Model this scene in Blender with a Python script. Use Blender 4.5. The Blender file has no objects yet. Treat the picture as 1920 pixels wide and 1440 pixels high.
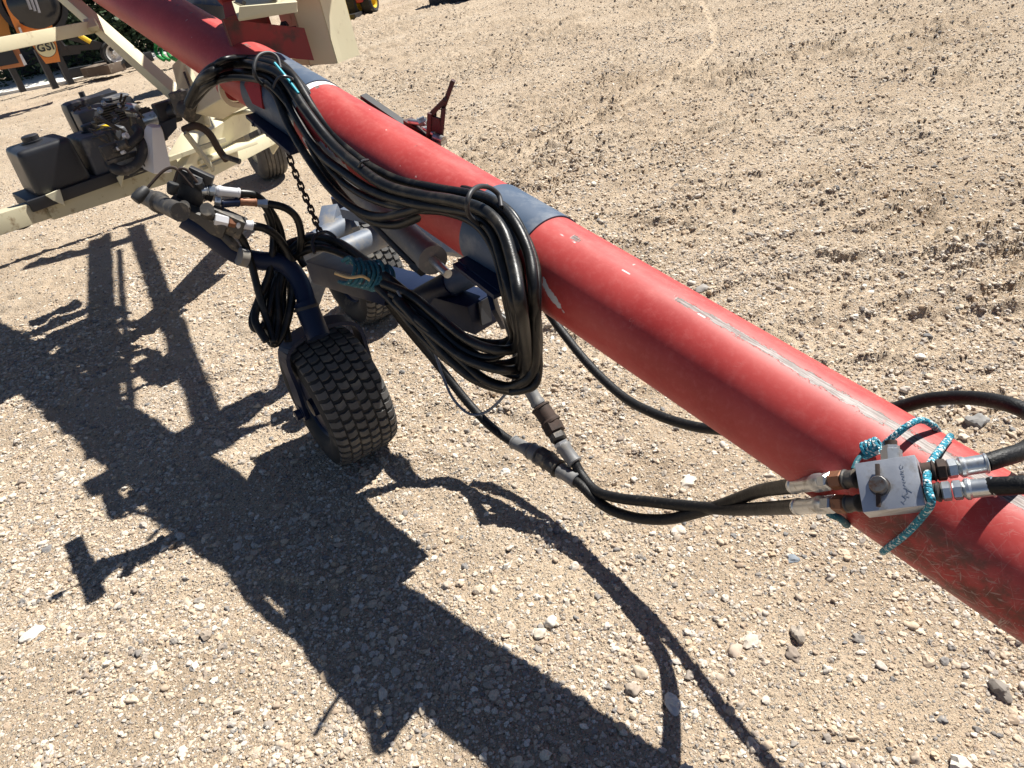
import bpy, bmesh, math, random
import numpy as np
from mathutils import Vector, Matrix, Euler

R = math.radians
rnd = random.Random(7)
sc = bpy.context.scene

# ------------------------------------------------------------------ camera
FPX, TH, PH, CH = 1400.0, R(33), R(12), 1.55          # focal length in photo pixels, pitch, roll, height
dn = np.array([math.sin(PH)*math.cos(TH), math.cos(PH)*math.cos(TH), math.sin(TH)])
fw = np.array([0, 0, 1.0]) - math.sin(TH)*dn; fw /= np.linalg.norm(fw)
rt = np.cross(-dn, fw)
if rt[0] < 0: rt = -rt
MW = np.array([rt, fw, -dn])                          # camera (x right, y down, z forward) -> world
cam_d = bpy.data.cameras.new('camera'); cam = bpy.data.objects.new('camera', cam_d)
sc.collection.objects.link(cam); sc.camera = cam
cx, cy, cz = MW @ np.array([1, 0, 0.]), MW @ np.array([0, -1., 0]), MW @ np.array([0, 0, -1.])
cam.matrix_world = Matrix(((cx[0], cy[0], cz[0], 0), (cx[1], cy[1], cz[1], 0), (cx[2], cy[2], cz[2], CH), (0, 0, 0, 1)))
cam_d.sensor_width = 36; cam_d.lens = 36*FPX/1920; cam_d.clip_start = 0.02; cam_d.clip_end = 3000

# ------------------------------------------------------------------ light
SAZ, SEL = R(57), R(55)
SUN = Vector((math.sin(SAZ)*math.cos(SEL), math.cos(SAZ)*math.cos(SEL), math.sin(SEL)))
w = bpy.data.worlds.new('World'); sc.world = w; w.use_nodes = True
nt = w.node_tree; bgn = nt.nodes['Background']
sky = nt.nodes.new('ShaderNodeTexSky'); sky.sky_type = 'NISHITA'; sky.sun_disc = False
sky.sun_elevation = SEL; sky.sun_rotation = SAZ; sky.air_density = 0.6; sky.dust_density = 0.1
nt.links.new(sky.outputs[0], bgn.inputs[0]); bgn.inputs[1].default_value = 0.05
sd = bpy.data.lights.new('sun', 'SUN'); sd.energy = 5.0; sd.angle = R(0.53); sd.color = (1, 0.965, 0.9)
so = bpy.data.objects.new('sun', sd); sc.collection.objects.link(so)
so.rotation_euler = SUN.to_track_quat('Z', 'Y').to_euler()
sc.view_settings.view_transform = 'Standard'; sc.view_settings.look = 'None'
sc.view_settings.exposure = 0.90; sc.view_settings.gamma = 1.0
sc.view_settings.use_curve_mapping = False

# ------------------------------------------------------------------ geometry helpers
def ray(px, py):
    v = MW @ np.array([px-960, py-720, FPX]); return v/np.linalg.norm(v)
def P(px, py, d):
    v = ray(px, py)*d; return Vector((v[0], v[1], v[2]+CH))
def G(px, py, z=0.0):
    v = ray(px, py); t = (z-CH)/v[2]; return Vector((v[0]*t, v[1]*t, z))

def link(o, parent=None):
    sc.collection.objects.link(o)
    if parent is not None:
        o.parent = parent
        o.matrix_parent_inverse = parent.matrix_basis.inverted()
    return o
def smooth(me, ang=40):
    n = len(me.polygons)
    me.polygons.foreach_set('use_smooth', [True]*n)
    try: me.set_sharp_from_angle(angle=R(ang))
    except Exception: pass
def obj(name, bm, mat, parent=None, ang=40):
    me = bpy.data.meshes.new(name)
    bmesh.ops.recalc_face_normals(bm, faces=bm.faces)
    bm.to_mesh(me); bm.free()
    for m in (mat if isinstance(mat, (list, tuple)) else [mat]): me.materials.append(m)
    smooth(me, ang)
    return link(bpy.data.objects.new(name, me), parent)
def thing(name, label, cat, loc, group=None):
    o = bpy.data.objects.new(name, None); o.location = loc; o.empty_display_size = 0.1
    sc.collection.objects.link(o); o['label'] = label; o['category'] = cat
    if group: o['group'] = group
    return o
def tag(o, label, cat, group=None):
    o['label'] = label; o['category'] = cat
    if group: o['group'] = group
    return o
def B(): return bmesh.new()

def catmull(pts, n=6):
    out = []
    for i in range(len(pts)-1):
        p0 = pts[max(i-1, 0)]; p1 = pts[i]; p2 = pts[i+1]; p3 = pts[min(i+2, len(pts)-1)]
        for k in range(n):
            t = k/n
            out.append(0.5*((2*p1)+(p2-p0)*t+(2*p0-5*p1+4*p2-p3)*t*t+(3*p1-p0-3*p2+p3)*t**3))
    out.append(pts[-1].copy()); return out
def add_sweep(bm, pts, rad, seg=12, n=6, spl=True, uvscale=1.0, squash=None):
    if spl and len(pts) > 2: pts = catmull(pts, n)
    uv = bm.loops.layers.uv.verify()
    m = len(pts); rings = []; L = 0; Ls = []
    t0 = (pts[1]-pts[0]).normalized()
    up = Vector((0, 0, 1)) if abs(t0.z) < 0.9 else Vector((1, 0, 0))
    a = t0.cross(up).normalized()
    for i, p in enumerate(pts):
        t = (pts[min(i+1, m-1)]-pts[max(i-1, 0)]).normalized()
        a = (a - t*a.dot(t)).normalized(); b = t.cross(a)
        r = rad(i/(m-1)) if callable(rad) else rad
        if i: L += (p-pts[i-1]).length
        Ls.append(L)
        rings.append([bm.verts.new(p + a*r*math.cos(2*math.pi*k/seg) + b*r*math.sin(2*math.pi*k/seg)) for k in range(seg)])
    for i in range(m-1):
        for k in range(seg):
            f = bm.faces.new((rings[i][k], rings[i][(k+1) % seg], rings[i+1][(k+1) % seg], rings[i+1][k]))
            for lp, (uu, vv) in zip(f.loops, ((Ls[i], k), (Ls[i], k+1), (Ls[i+1], k+1), (Ls[i+1], k))):
                lp[uv].uv = (uu*uvscale, vv/seg)
    bm.faces.new(rings[0][::-1]); bm.faces.new(rings[-1])
def add_beam(bm, p, q, wd, ht, up=Vector((0, 0, 1)), bev=0.0):
    t = (q-p).normalized()
    if abs(t.dot(up.normalized())) > 0.99: up = Vector((0.8, 0.6, 0))
    s = t.cross(up).normalized(); u = s.cross(t)
    vs = []
    for e in (p, q):
        for a, b in ((-1, -1), (1, -1), (1, 1), (-1, 1)):
            vs.append(bm.verts.new(e + s*a*wd/2 + u*b*ht/2))
    fs = [(0, 1, 2, 3), (7, 6, 5, 4), (0, 4, 5, 1), (1, 5, 6, 2), (2, 6, 7, 3), (3, 7, 4, 0)]
    F = [bm.faces.new([vs[i] for i in f]) for f in fs]
    if bev: bmesh.ops.bevel(bm, geom=list({e for f in F for e in f.edges}), offset=bev, segments=2, affect='EDGES', profile=0.6)
def add_box(bm, c, ax, dims, bev=0.0, seg=2, taper=1.0):
    """c centre of the base; ax 3 unit vectors; dims full sizes"""
    vs = []
    for k in (0, 1):
        tp = taper if k else 1
        for a, b in ((-1, -1), (1, -1), (1, 1), (-1, 1)):
            vs.append(bm.verts.new(c + ax[0]*a*dims[0]/2*tp + ax[1]*b*dims[1]/2*tp + ax[2]*dims[2]*k))
    fs = [(0, 1, 2, 3), (7, 6, 5, 4), (0, 4, 5, 1), (1, 5, 6, 2), (2, 6, 7, 3), (3, 7, 4, 0)]
    F = [bm.faces.new([vs[i] for i in f]) for f in fs]
    if bev: bmesh.ops.bevel(bm, geom=list({e for f in F for e in f.edges}), offset=bev, segments=seg, affect='EDGES', profile=0.6)
def add_plate(bm, pts, th, bev=0.0):
    """flat polygon through pts given a real thickness"""
    n = Vector((0, 0, 0))
    for i in range(len(pts)):
        a, b = pts[i], pts[(i+1) % len(pts)]
        n += Vector(((a.y-b.y)*(a.z+b.z), (a.z-b.z)*(a.x+b.x), (a.x-b.x)*(a.y+b.y)))
    n.normalize()
    lo = [bm.verts.new(p - n*th/2) for p in pts]; hi = [bm.verts.new(p + n*th/2) for p in pts]
    F = [bm.faces.new(lo[::-1]), bm.faces.new(hi)]
    for i in range(len(pts)):
        j = (i+1) % len(pts); F.append(bm.faces.new((lo[i], lo[j], hi[j], hi[i])))
    if bev: bmesh.ops.bevel(bm, geom=list({e for f in F for e in f.edges}), offset=bev, segments=1, affect='EDGES')
def add_lathe(bm, c, axis, prof, seg=24, closed=False):
    """prof: list of (distance along axis, radius)"""
    axis = axis.normalized(); up = Vector((0, 0, 1)) if abs(axis.z) < 0.9 else Vector((1, 0, 0))
    a = axis.cross(up).normalized(); b = axis.cross(a)
    rings = []
    for h, r in prof:
        if r < 1e-5: rings.append([bm.verts.new(c+axis*h)])
        else: rings.append([bm.verts.new(c + axis*h + (a*math.cos(2*math.pi*k/seg)+b*math.sin(2*math.pi*k/seg))*r) for k in range(seg)])
    pr = list(zip(rings, rings[1:])) + ([(rings[-1], rings[0])] if closed else [])
    for A, Bq in pr:
        for k in range(seg):
            k2 = (k+1) % seg
            if len(A) == 1 and len(Bq) == 1: continue
            if len(A) == 1: bm.faces.new((A[0], Bq[k], Bq[k2]))
            elif len(Bq) == 1: bm.faces.new((A[k], A[k2], Bq[0]))
            else: bm.faces.new((A[k], A[k2], Bq[k2], Bq[k]))
    if not closed:
        if len(rings[0]) > 1: bm.faces.new(rings[0])
        if len(rings[-1]) > 1: bm.faces.new(rings[-1])
def add_cyl(bm, p, q, r, seg=16, r2=None):
    add_lathe(bm, p, q-p, [(0, r), ((q-p).length, r if r2 is None else r2)], seg)
def add_bolt(bm, p, n, r=0.009, h=0.008):
    add_lathe(bm, p, n, [(0, r*1.3), (0.002, r*1.3), (0.0021, r), (h, r), (h, r*0.4), (h+0.004, r*0.4)], 6)

# ------------------------------------------------------------------ materials
def mat(name, col, rough=0.5, metal=0.0, var=0.0, scale=8.0, dirt=None, dirt_amt=0.0, dirt_scale=6.0, bump=0.0, bump_scale=60.0, coat=0.0, spec=0.5, coords='Object'):
    m = bpy.data.materials.new(name); m.use_nodes = True; t = m.node_tree; N = t.nodes; L = t.links
    b = N['Principled BSDF']; b.inputs['Roughness'].default_value = rough; b.inputs['Metallic'].default_value = metal
    b.inputs['Coat Weight'].default_value = coat; b.inputs['Specular IOR Level'].default_value = spec
    tc = N.new('ShaderNodeTexCoord'); out = tc.outputs[coords]
    c = None
    if var > 0:
        n = N.new('ShaderNodeTexNoise'); n.inputs['Scale'].default_value = scale; n.inputs['Detail'].default_value = 6
        L.new(out, n.inputs['Vector'])
        mx = N.new('ShaderNodeMix'); mx.data_type = 'RGBA'
        mx.inputs['A'].default_value = (*[x*(1-var) for x in col], 1); mx.inputs['B'].default_value = (*[min(1, x*(1+var)) for x in col], 1)
        L.new(n.outputs[0], mx.inputs['Factor']); c = mx.outputs['Result']
        mr = N.new('ShaderNodeMapRange'); mr.inputs['To Min'].default_value = max(0.05, rough-0.12); mr.inputs['To Max'].default_value = min(1, rough+0.15)
        L.new(n.outputs[0], mr.inputs[0]); L.new(mr.outputs[0], b.inputs['Roughness'])
    if dirt:
        n2 = N.new('ShaderNodeTexNoise'); n2.inputs['Scale'].default_value = dirt_scale; n2.inputs['Detail'].default_value = 9; n2.inputs['Roughness'].default_value = 0.65
        L.new(out, n2.inputs['Vector'])
        rp = N.new('ShaderNodeValToRGB'); e = rp.color_ramp.elements
        e[0].position = 0.62-dirt_amt*0.35; e[0].color = (0, 0, 0, 1); e[1].position = 0.72-dirt_amt*0.2; e[1].color = (1, 1, 1, 1)
        L.new(n2.outputs[0], rp.inputs[0])
        mx2 = N.new('ShaderNodeMix'); mx2.data_type = 'RGBA'
        L.new(rp.outputs[0], mx2.inputs['Factor'])
        if c: L.new(c, mx2.inputs['A'])
        else: mx2.inputs['A'].default_value = (*col, 1)
        mx2.inputs['B'].default_value = (*dirt, 1); c = mx2.outputs['Result']
    if c: L.new(c, b.inputs['Base Color'])
    else: b.inputs['Base Color'].default_value = (*col, 1)
    if bump > 0:
        n3 = N.new('ShaderNodeTexNoise'); n3.inputs['Scale'].default_value = bump_scale; n3.inputs['Detail'].default_value = 5
        L.new(out, n3.inputs['Vector'])
        bp = N.new('ShaderNodeBump'); bp.inputs['Strength'].default_value = 0.6; bp.inputs['Distance'].default_value = bump
        L.new(n3.outputs[0], bp.inputs['Height']); L.new(bp.outputs[0], b.inputs['Normal'])
    return m

M_NAVY = mat('navy_paint', (0.007, 0.014, 0.040), 0.42, 0, 0.25, 12, (0.03, 0.032, 0.045), 0.05, 9, 0.0006, 40, spec=0.25)
M_NAVYL = mat('navy_band_paint', (0.040, 0.068, 0.115), 0.5, 0, 0.2, 10, (0.13, 0.15, 0.18), 0.2, 7, 0.0004, 50)
M_NAVYD = mat('dusty_navy_paint', (0.10, 0.125, 0.17), 0.5, 0, 0.3, 9, (0.22, 0.2, 0.17), 0.3, 9, 0.0006, 40)
M_CREAM = mat('cream_paint', (0.60, 0.55, 0.38), 0.5, 0, 0.10, 6, (0.40, 0.33, 0.21), 0.05, 14, 0.0005, 30)
M_CREAMD = mat('weathered_cream_paint', (0.46, 0.42, 0.29), 0.55, 0, 0.15, 6, (0.22, 0.16, 0.09), 0.16, 16, 0.0008, 40)
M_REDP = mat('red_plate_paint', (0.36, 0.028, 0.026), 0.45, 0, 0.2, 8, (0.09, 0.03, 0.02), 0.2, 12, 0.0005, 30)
M_REDD = mat('shade_darkened_red_paint', (0.20, 0.016, 0.016), 0.5, 0, 0.25, 8, (0.05, 0.02, 0.015), 0.3, 10, 0.0006, 30)  # red plate paint darkened to stand for the shade on the hinge box
M_MAROON = mat('grimy_maroon_paint', (0.05, 0.008, 0.008), 0.5, 0, 0.3, 20, (0.03, 0.02, 0.015), 0.3, 30)
M_RUST = mat('rusty_steel', (0.05, 0.030, 0.022), 0.75, 0.2, 0.4, 40, (0.03, 0.022, 0.018), 0.4, 30, 0.001, 120)
M_COPPER = mat('rusty_orange_fitting', (0.24, 0.105, 0.055), 0.55, 0.4, 0.35, 60, (0.1, 0.05, 0.03), 0.3, 60)
M_ZINC = mat('zinc_plated_steel', (0.55, 0.57, 0.58), 0.32, 0.85, 0.12, 40, (0.3, 0.28, 0.24), 0.25, 40, 0.0003, 150)
M_ALU = mat('aluminium_block_face', (0.50, 0.52, 0.56), 0.45, 0.75, 0.2, 30, (0.30, 0.28, 0.25), 0.3, 22, 0.0002, 200)
M_CAST = mat('dull_cast_iron', (0.07, 0.066, 0.062), 0.55, 0.5, 0.3, 25, (0.2, 0.17, 0.13), 0.3, 30, 0.0012, 80)
M_STEEL = mat('grey_cylinder_paint', (0.16, 0.16, 0.16), 0.5, 0.1, 0.2, 30, (0.22, 0.21, 0.19), 0.3, 40, 0.0003, 120)
M_BLACK = mat('black_rubber', (0.022, 0.022, 0.023), 0.55, 0, 0.3, 30, (0.12, 0.105, 0.085), 0.18, 14, 0.0005, 200)
M_HOSE = mat('black_hose_rubber', (0.006, 0.0063, 0.0068), 0.36, 0, 0.3, 20, (0.035, 0.031, 0.025), 0.34, 16, 0.0006, 260, spec=0.32)
M_HOSET = mat('textured_hose_rubber', (0.006, 0.006, 0.0065), 0.5, 0, 0.4, 60, (0.04, 0.037, 0.03), 0.12, 90, 0.0016, 320, spec=0.3)
M_TYRE = mat('tyre_rubber', (0.016, 0.016, 0.016), 0.75, 0, 0.3, 14, (0.12, 0.105, 0.08), 0.15, 8, 0.0008, 150)
M_TREAD = mat('dusty_tread_rubber', (0.085, 0.082, 0.078), 0.75, 0, 0.35, 18, (0.16, 0.145, 0.12), 0.30, 9, 0.0008, 150)
M_BPLAST = mat('black_plastic', (0.02, 0.021, 0.025), 0.38, 0, 0.2, 8, (0.10, 0.095, 0.085), 0.2, 6, 0.0004, 90)
M_GPLAST = mat('sun_greyed_plastic', (0.07, 0.074, 0.084), 0.5, 0, 0.15, 6, (0.2, 0.19, 0.17), 0.2, 8, 0.0004, 90)
M_YEL = mat('yellow_sticker', (0.85, 0.58, 0.02), 0.45)
M_WHITE = mat('white_plastic', (0.62, 0.62, 0.64), 0.35, 0, 0.06, 20)
M_ORANGE = mat('orange_paint', (0.75, 0.24, 0.04), 0.42, 0, 0.1, 3, (0.35, 0.14, 0.05), 0.2, 3)
M_BADGE = mat('cream_badge', (0.8, 0.72, 0.42), 0.5)
M_GREEN = mat('green_paint', (0.02, 0.22, 0.05), 0.4, 0, 0.2, 4)
M_YPAINT = mat('yellow_paint', (0.75, 0.5, 0.03), 0.45, 0, 0.1, 4)
M_WHITEP = mat('white_paint', (0.75, 0.75, 0.73), 0.5, 0, 0.08, 5, (0.4, 0.36, 0.3), 0.2, 6)
M_DARK = mat('dark_steel', (0.03, 0.03, 0.033), 0.5, 0.2, 0.3, 5)
M_GREYC = mat('smoked_cover', (0.02, 0.022, 0.027), 0.12, 0, 0.2, 5)
M_WOOD = mat('old_timber', (0.13, 0.095, 0.07), 0.85, 0, 0.35, 7, (0.3, 0.26, 0.2), 0.3, 8)
M_CONC = mat('pale_concrete', (0.74, 0.71, 0.65), 0.85, 0, 0.06, 2, (0.6, 0.55, 0.47), 0.1, 3, 0.002, 30)
M_RIVET = mat('gunmetal', (0.2, 0.19, 0.18), 0.4, 0.8, 0.2, 40, (0.14, 0.07, 0.04), 0.35, 60)
M_GOOSE = mat('galvanised_rod', (0.4, 0.41, 0.42), 0.45, 0.7, 0.1, 10)
M_STICK = mat('bare_straw', (0.6, 0.42, 0.2), 0.7, 0, 0.2, 40)

def rope_mat():
    m = bpy.data.materials.new('teal_braided_rope'); m.use_nodes = True; t = m.node_tree; N = t.nodes; L = t.links
    b = N['Principled BSDF']; b.inputs['Roughness'].default_value = 0.7
    uv = N.new('ShaderNodeUVMap'); mp = N.new('ShaderNodeMapping'); L.new(uv.outputs[0], mp.inputs[0])
    mp.inputs['Scale'].default_value = (380, 9, 1); mp.inputs['Rotation'].default_value = (0, 0, 0)
    ck = N.new('ShaderNodeTexVoronoi'); ck.inputs['Scale'].default_value = 1.0; L.new(mp.outputs[0], ck.inputs['Vector'])
    rp = N.new('ShaderNodeValToRGB'); rp.color_ramp.interpolation = 'CONSTANT'
    e = rp.color_ramp.elements; e[0].color = (0.01, 0.19, 0.27, 1); e[1].position = 0.34; e[1].color = (0.015, 0.27, 0.38, 1)
    for p_, c_ in ((0.56, (0.01, 0.12, 0.18, 1)), (0.76, (0.55, 0.62, 0.6, 1))):
        k = rp.color_ramp.elements.new(p_); k.color = c_
    sp = N.new('ShaderNodeSeparateColor'); L.new(ck.outputs['Color'], sp.inputs[0]); L.new(sp.outputs[0], rp.inputs[0])
    L.new(rp.outputs[0], b.inputs['Base Color'])
    bp = N.new('ShaderNodeBump'); bp.inputs['Distance'].default_value = 0.002; bp.invert = True
    L.new(ck.outputs['Distance'], bp.inputs['Height']); L.new(bp.outputs[0], b.inputs['Normal'])
    return m
M_ROPE = rope_mat()
M_TWINE = mat('teal_twine', (0.012, 0.10, 0.13), 0.7, 0, 0.5, 80, (0.3, 0.36, 0.35), 0.15, 120, 0.001, 300)

def red_tube_mat():
    """faded red paint; u = metres along the tube, v = turns round it (0 = top)"""
    m = bpy.data.materials.new('faded_red_tube_paint'); m.use_nodes = True; t = m.node_tree; N = t.nodes; L = t.links
    b = N['Principled BSDF']
    uv = N.new('ShaderNodeUVMap'); sp = N.new('ShaderNodeSeparateXYZ'); L.new(uv.outputs[0], sp.inputs[0])
    U, V = sp.outputs[0], sp.outputs[1]
    def mth(op, a, b_=None, c_=None, clamp=False):
        n = N.new('ShaderNodeMath'); n.operation = op; n.use_clamp = clamp
        for i, x in enumerate((a, b_, c_)):
            if x is None: continue
            if isinstance(x, (int, float)): n.inputs[i].default_value = x
            else: L.new(x, n.inputs[i])
        return n.outputs[0]
    def mapr(x, a, b_, c_=0.0, d=1.0):
        n = N.new('ShaderNodeMapRange'); L.new(x, n.inputs[0])
        for i, q in zip((1, 2, 3, 4), (a, b_, c_, d)): n.inputs[i].default_value = q
        n.interpolation_type = 'SMOOTHSTEP'; return n.outputs[0]
    # metric coordinate on the skin: (u, v*circumference)
    Vm = mth('MULTIPLY', V, 0.644)
    cb = N.new('ShaderNodeCombineXYZ'); L.new(U, cb.inputs[0]); L.new(Vm, cb.inputs[1])
    def noise(scale, detail=6, rough=0.6, vec=None, stretch=None, rot=0.0, dist=0.0):
        n = N.new('ShaderNodeTexNoise'); n.inputs['Scale'].default_value = scale; n.inputs['Detail'].default_value = detail
        n.inputs['Roughness'].default_value = rough; n.inputs['Distortion'].default_value = dist
        src = cb.outputs[0]
        if rot:
            m0 = N.new('ShaderNodeMapping'); m0.inputs['Rotation'].default_value = (0, 0, rot); L.new(src, m0.inputs[0]); src = m0.outputs[0]
        if stretch:
            mp = N.new('ShaderNodeMapping'); mp.inputs['Scale'].default_value = (*stretch, 1)
            L.new(src, mp.inputs[0]); src = mp.outputs[0]
        L.new(src, n.inputs['Vector']); return n.outputs[0]
    def mix(f, a, b_):
        n = N.new('ShaderNodeMix'); n.data_type = 'RGBA'; L.new(f, n.inputs['Factor'])
        for k, x in (('A', a), ('B', b_)):
            if isinstance(x, tuple): n.inputs[k].default_value = (*x, 1)
            else: L.new(x, n.inputs[k])
        return n.outputs['Result']
    big = noise(3.5, 8, 0.6); fine = noise(60, 8, 0.7)
    col = mix(mapr(big, 0.35, 0.65), (0.34, 0.028, 0.026), (0.42, 0.048, 0.043))
    col = mix(mth('MULTIPLY', mapr(fine, 0.45, 0.7), 0.35), col, (0.50, 0.11, 0.10))
    # chalky fading along the top
    top = mapr(mth('ABSOLUTE', mth('SUBTRACT', V, 0.02)), 0.0, 0.12, 1.0, 0.0)
    chalk = mth('MULTIPLY', top, mapr(noise(5, 8, 0.65, stretch=(1.2, 5)), 0.35, 0.7))
    col = mix(mth('MULTIPLY', chalk, 0.32), col, (0.62, 0.22, 0.19))
    # wear strip: paint rubbed off along the top, u 0..0.95
    ctr = mth('ADD', -0.006, mth('MULTIPLY', mth('SUBTRACT', noise(3.0, 2, 0.5, stretch=(1, 0.01)), 0.5), 0.03))
    dv = mth('ABSOLUTE', mth('SUBTRACT', V, ctr))
    edge = noise(45, 8, 0.75, stretch=(0.7, 2))
    widt = mapr(U, -0.6, 0.72, 0.030, 0.012)
    inside = mapr(mth('ADD', mth('SUBTRACT', widt, dv), mth('MULTIPLY', mth('SUBTRACT', edge, 0.5), 0.062)), 0.0, 0.002)
    along = mapr(U, 0.60, 0.84, 1.0, 0.0)
    patch = mapr(mth('ADD', noise(9, 5, 0.6, stretch=(1, 0.3)), mth('MULTIPLY', along, 0.20)), 0.585, 0.62)
    wear = mth('MULTIPLY', inside, patch, clamp=True)
    strk = noise(30, 6, 0.7, stretch=(0.6, 9))
    wcol = mix(mapr(strk, 0.42, 0.6), (0.075, 0.045, 0.036), (0.25, 0.205, 0.19))
    # bright streaks further up
    b2 = mapr(mth('ABSOLUTE', mth('SUBTRACT', V, mth('ADD', -0.022, mth('MULTIPLY', mth('SUBTRACT', 0.95, U), 0.02)))), 0.0015, 0.004, 1.0, 0.0)
    b2 = mth('MULTIPLY', b2, mapr(noise(14, 4, 0.6, stretch=(1, 0.2)), 0.56, 0.6))
    b2 = mth('MULTIPLY', b2, mth('MULTIPLY', mapr(U, 0.5, 0.6), mapr(U, 0.98, 1.0, 1.0, 0.0)))
    # scratches: thin curved light lines, dense at the lower right
    dens = mapr(U, 0.42, 0.02, 0.0, 1.0)
    lowv = mapr(V, -0.32, -0.12, 1.0, 0.25)
    def scratch(scale, st, rot, th):
        n = noise(scale, 2, 0.5, stretch=st, rot=rot, dist=1.2)
        return mapr(mth('ABSOLUTE', mth('SUBTRACT', n, 0.5)), 0.0, th, 1.0, 0.0)
    br = noise(11, 4, 0.6)
    s1 = None
    for (sc0, rot0) in ((60, 0.2), (75, 0.9), (55, 1.5), (80, 2.2), (65, 2.8), (90, 0.55)):
        q0 = mapr(noise(sc0, 3, 0.55, stretch=(0.34, 2.6), rot=rot0, dist=1.3), 0.640, 0.675)
        s1 = q0 if s1 is None else mth('MAXIMUM', s1, q0)
    s1 = mth('MULTIPLY', s1, mapr(noise(14, 5, 0.7), 0.32, 0.50))
    s1 = mth('MULTIPLY', s1, mth('MULTIPLY', dens, lowv))
    few = mth('MULTIPLY', scratch(13, (1, 2.2), 0.5, 0.004), mapr(noise(12, 4, 0.6), 0.6, 0.66))
    few = mth('MULTIPLY', few, mapr(U, 1.0, 0.5, 0.15, 1.0))
    sc_ = mth('MAXIMUM', mth('MULTIPLY', s1, 0.7), mth('MULTIPLY', few, 0.9), clamp=True)
    # small stone chips
    vo = N.new('ShaderNodeTexVoronoi'); vo.inputs['Scale'].default_value = 28
    wv = N.new('ShaderNodeVectorMath'); wv.operation = 'ADD'; nz = N.new('ShaderNodeTexNoise'); nz.inputs['Scale'].default_value = 90
    L.new(cb.outputs[0], nz.inputs['Vector']); ns = N.new('ShaderNodeVectorMath'); ns.operation = 'SCALE'; ns.inputs['Scale'].default_value = 0.012
    L.new(nz.outputs['Color'], ns.inputs[0]); L.new(cb.outputs[0], wv.inputs[0]); L.new(ns.outputs[0], wv.inputs[1]); L.new(wv.outputs[0], vo.inputs['Vector'])
    sv = N.new('ShaderNodeSeparateColor'); L.new(vo.outputs['Color'], sv.inputs[0])
    chip = mth('MULTIPLY', mapr(vo.outputs['Distance'], 0.06, 0.10, 1.0, 0.0), mapr(sv.outputs[0], 0.86, 0.88))
    # grime and painted shade of the block darken the flank near the lower end
    gr = mth('MULTIPLY', mth('MULTIPLY', mapr(U, 0.30, 0.12, 0.0, 1.0), mapr(V, -0.13, -0.18)), mapr(noise(22, 9, 0.7), 0.38, 0.62))
    col = mix(mth('MULTIPLY', gr, 0.8), col, (0.085, 0.045, 0.03))
    col = mix(wear, col, wcol)
    col = mix(mth('MULTIPLY', b2, 0.9, clamp=True), col, (0.66, 0.6, 0.58))
    col = mix(sc_, col, (0.46, 0.34, 0.29))
    col = mix(mth('MULTIPLY', chip, 0.8), col, (0.62, 0.40, 0.36))
    # two scuffed-off decal remains beside the second band, one beside the first
    def blob(u0, v0, ru, rv, k=0.0):
        du = mth('DIVIDE', mth('ADD', mth('SUBTRACT', U, u0), mth('MULTIPLY', mth('SUBTRACT', V, v0), k)), ru); dw = mth('DIVIDE', mth('SUBTRACT', V, v0), rv)
        d = mth('SQRT', mth('ADD', mth('MULTIPLY', du, du), mth('MULTIPLY', dw, dw)))
        return mapr(mth('ADD', d, mth('MULTIPLY', mth('SUBTRACT', noise(50, 6, 0.7), 0.5), 1.3)), 0.95, 1.05, 1.0, 0.0)
    def stroke_(u0, v0, phi, ln, wd):
        a_ = mth('SUBTRACT', U, u0); b_ = mth('MULTIPLY', mth('SUBTRACT', V, v0), 0.644); cp, sp_ = math.cos(phi), math.sin(phi)
        p_ = mth('DIVIDE', mth('ADD', mth('MULTIPLY', a_, cp), mth('MULTIPLY', b_, sp_)), ln); q_ = mth('DIVIDE', mth('SUBTRACT', mth('MULTIPLY', b_, cp), mth('MULTIPLY', a_, sp_)), wd)
        d = mth('SQRT', mth('ADD', mth('MULTIPLY', p_, p_), mth('MULTIPLY', q_, q_)))
        return mapr(mth('ADD', d, mth('MULTIPLY', mth('SUBTRACT', noise(70, 6, 0.75), 0.5), 2.0)), 0.9, 1.1, 1.0, 0.0)
    dec = mth('MAXIMUM', mth('MAXIMUM', stroke_(0.945, -0.203, 0.75, 0.022, 0.006), stroke_(0.922, -0.222, 0.45, 0.036, 0.0085)), stroke_(1.56, -0.20, 0.3, 0.015, 0.008))
    dec = mth('MAXIMUM', dec, blob(1.885, -0.285, 0.13, 0.06))
    col = mix(dec, col, (0.52, 0.52, 0.54))
    L.new(col, b.inputs['Base Color'])
    ro = mth('ADD', 0.43, mth('MULTIPLY', fine, 0.16)); L.new(ro, b.inputs['Roughness'])
    b.inputs['Specular IOR Level'].default_value = 0.4
    bp = N.new('ShaderNodeBump'); bp.inputs['Distance'].default_value = 0.0012; bp.inputs['Strength'].default_value = 0.5
    L.new(mth('ADD', mth('ADD', mth('MULTIPLY', wear, -0.6), mth('MULTIPLY', sc_, -0.3)), mth('MULTIPLY', fine, 0.12)), bp.inputs['Height']); L.new(bp.outputs[0], b.inputs['Normal'])
    return m
M_RED = red_tube_mat()

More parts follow.
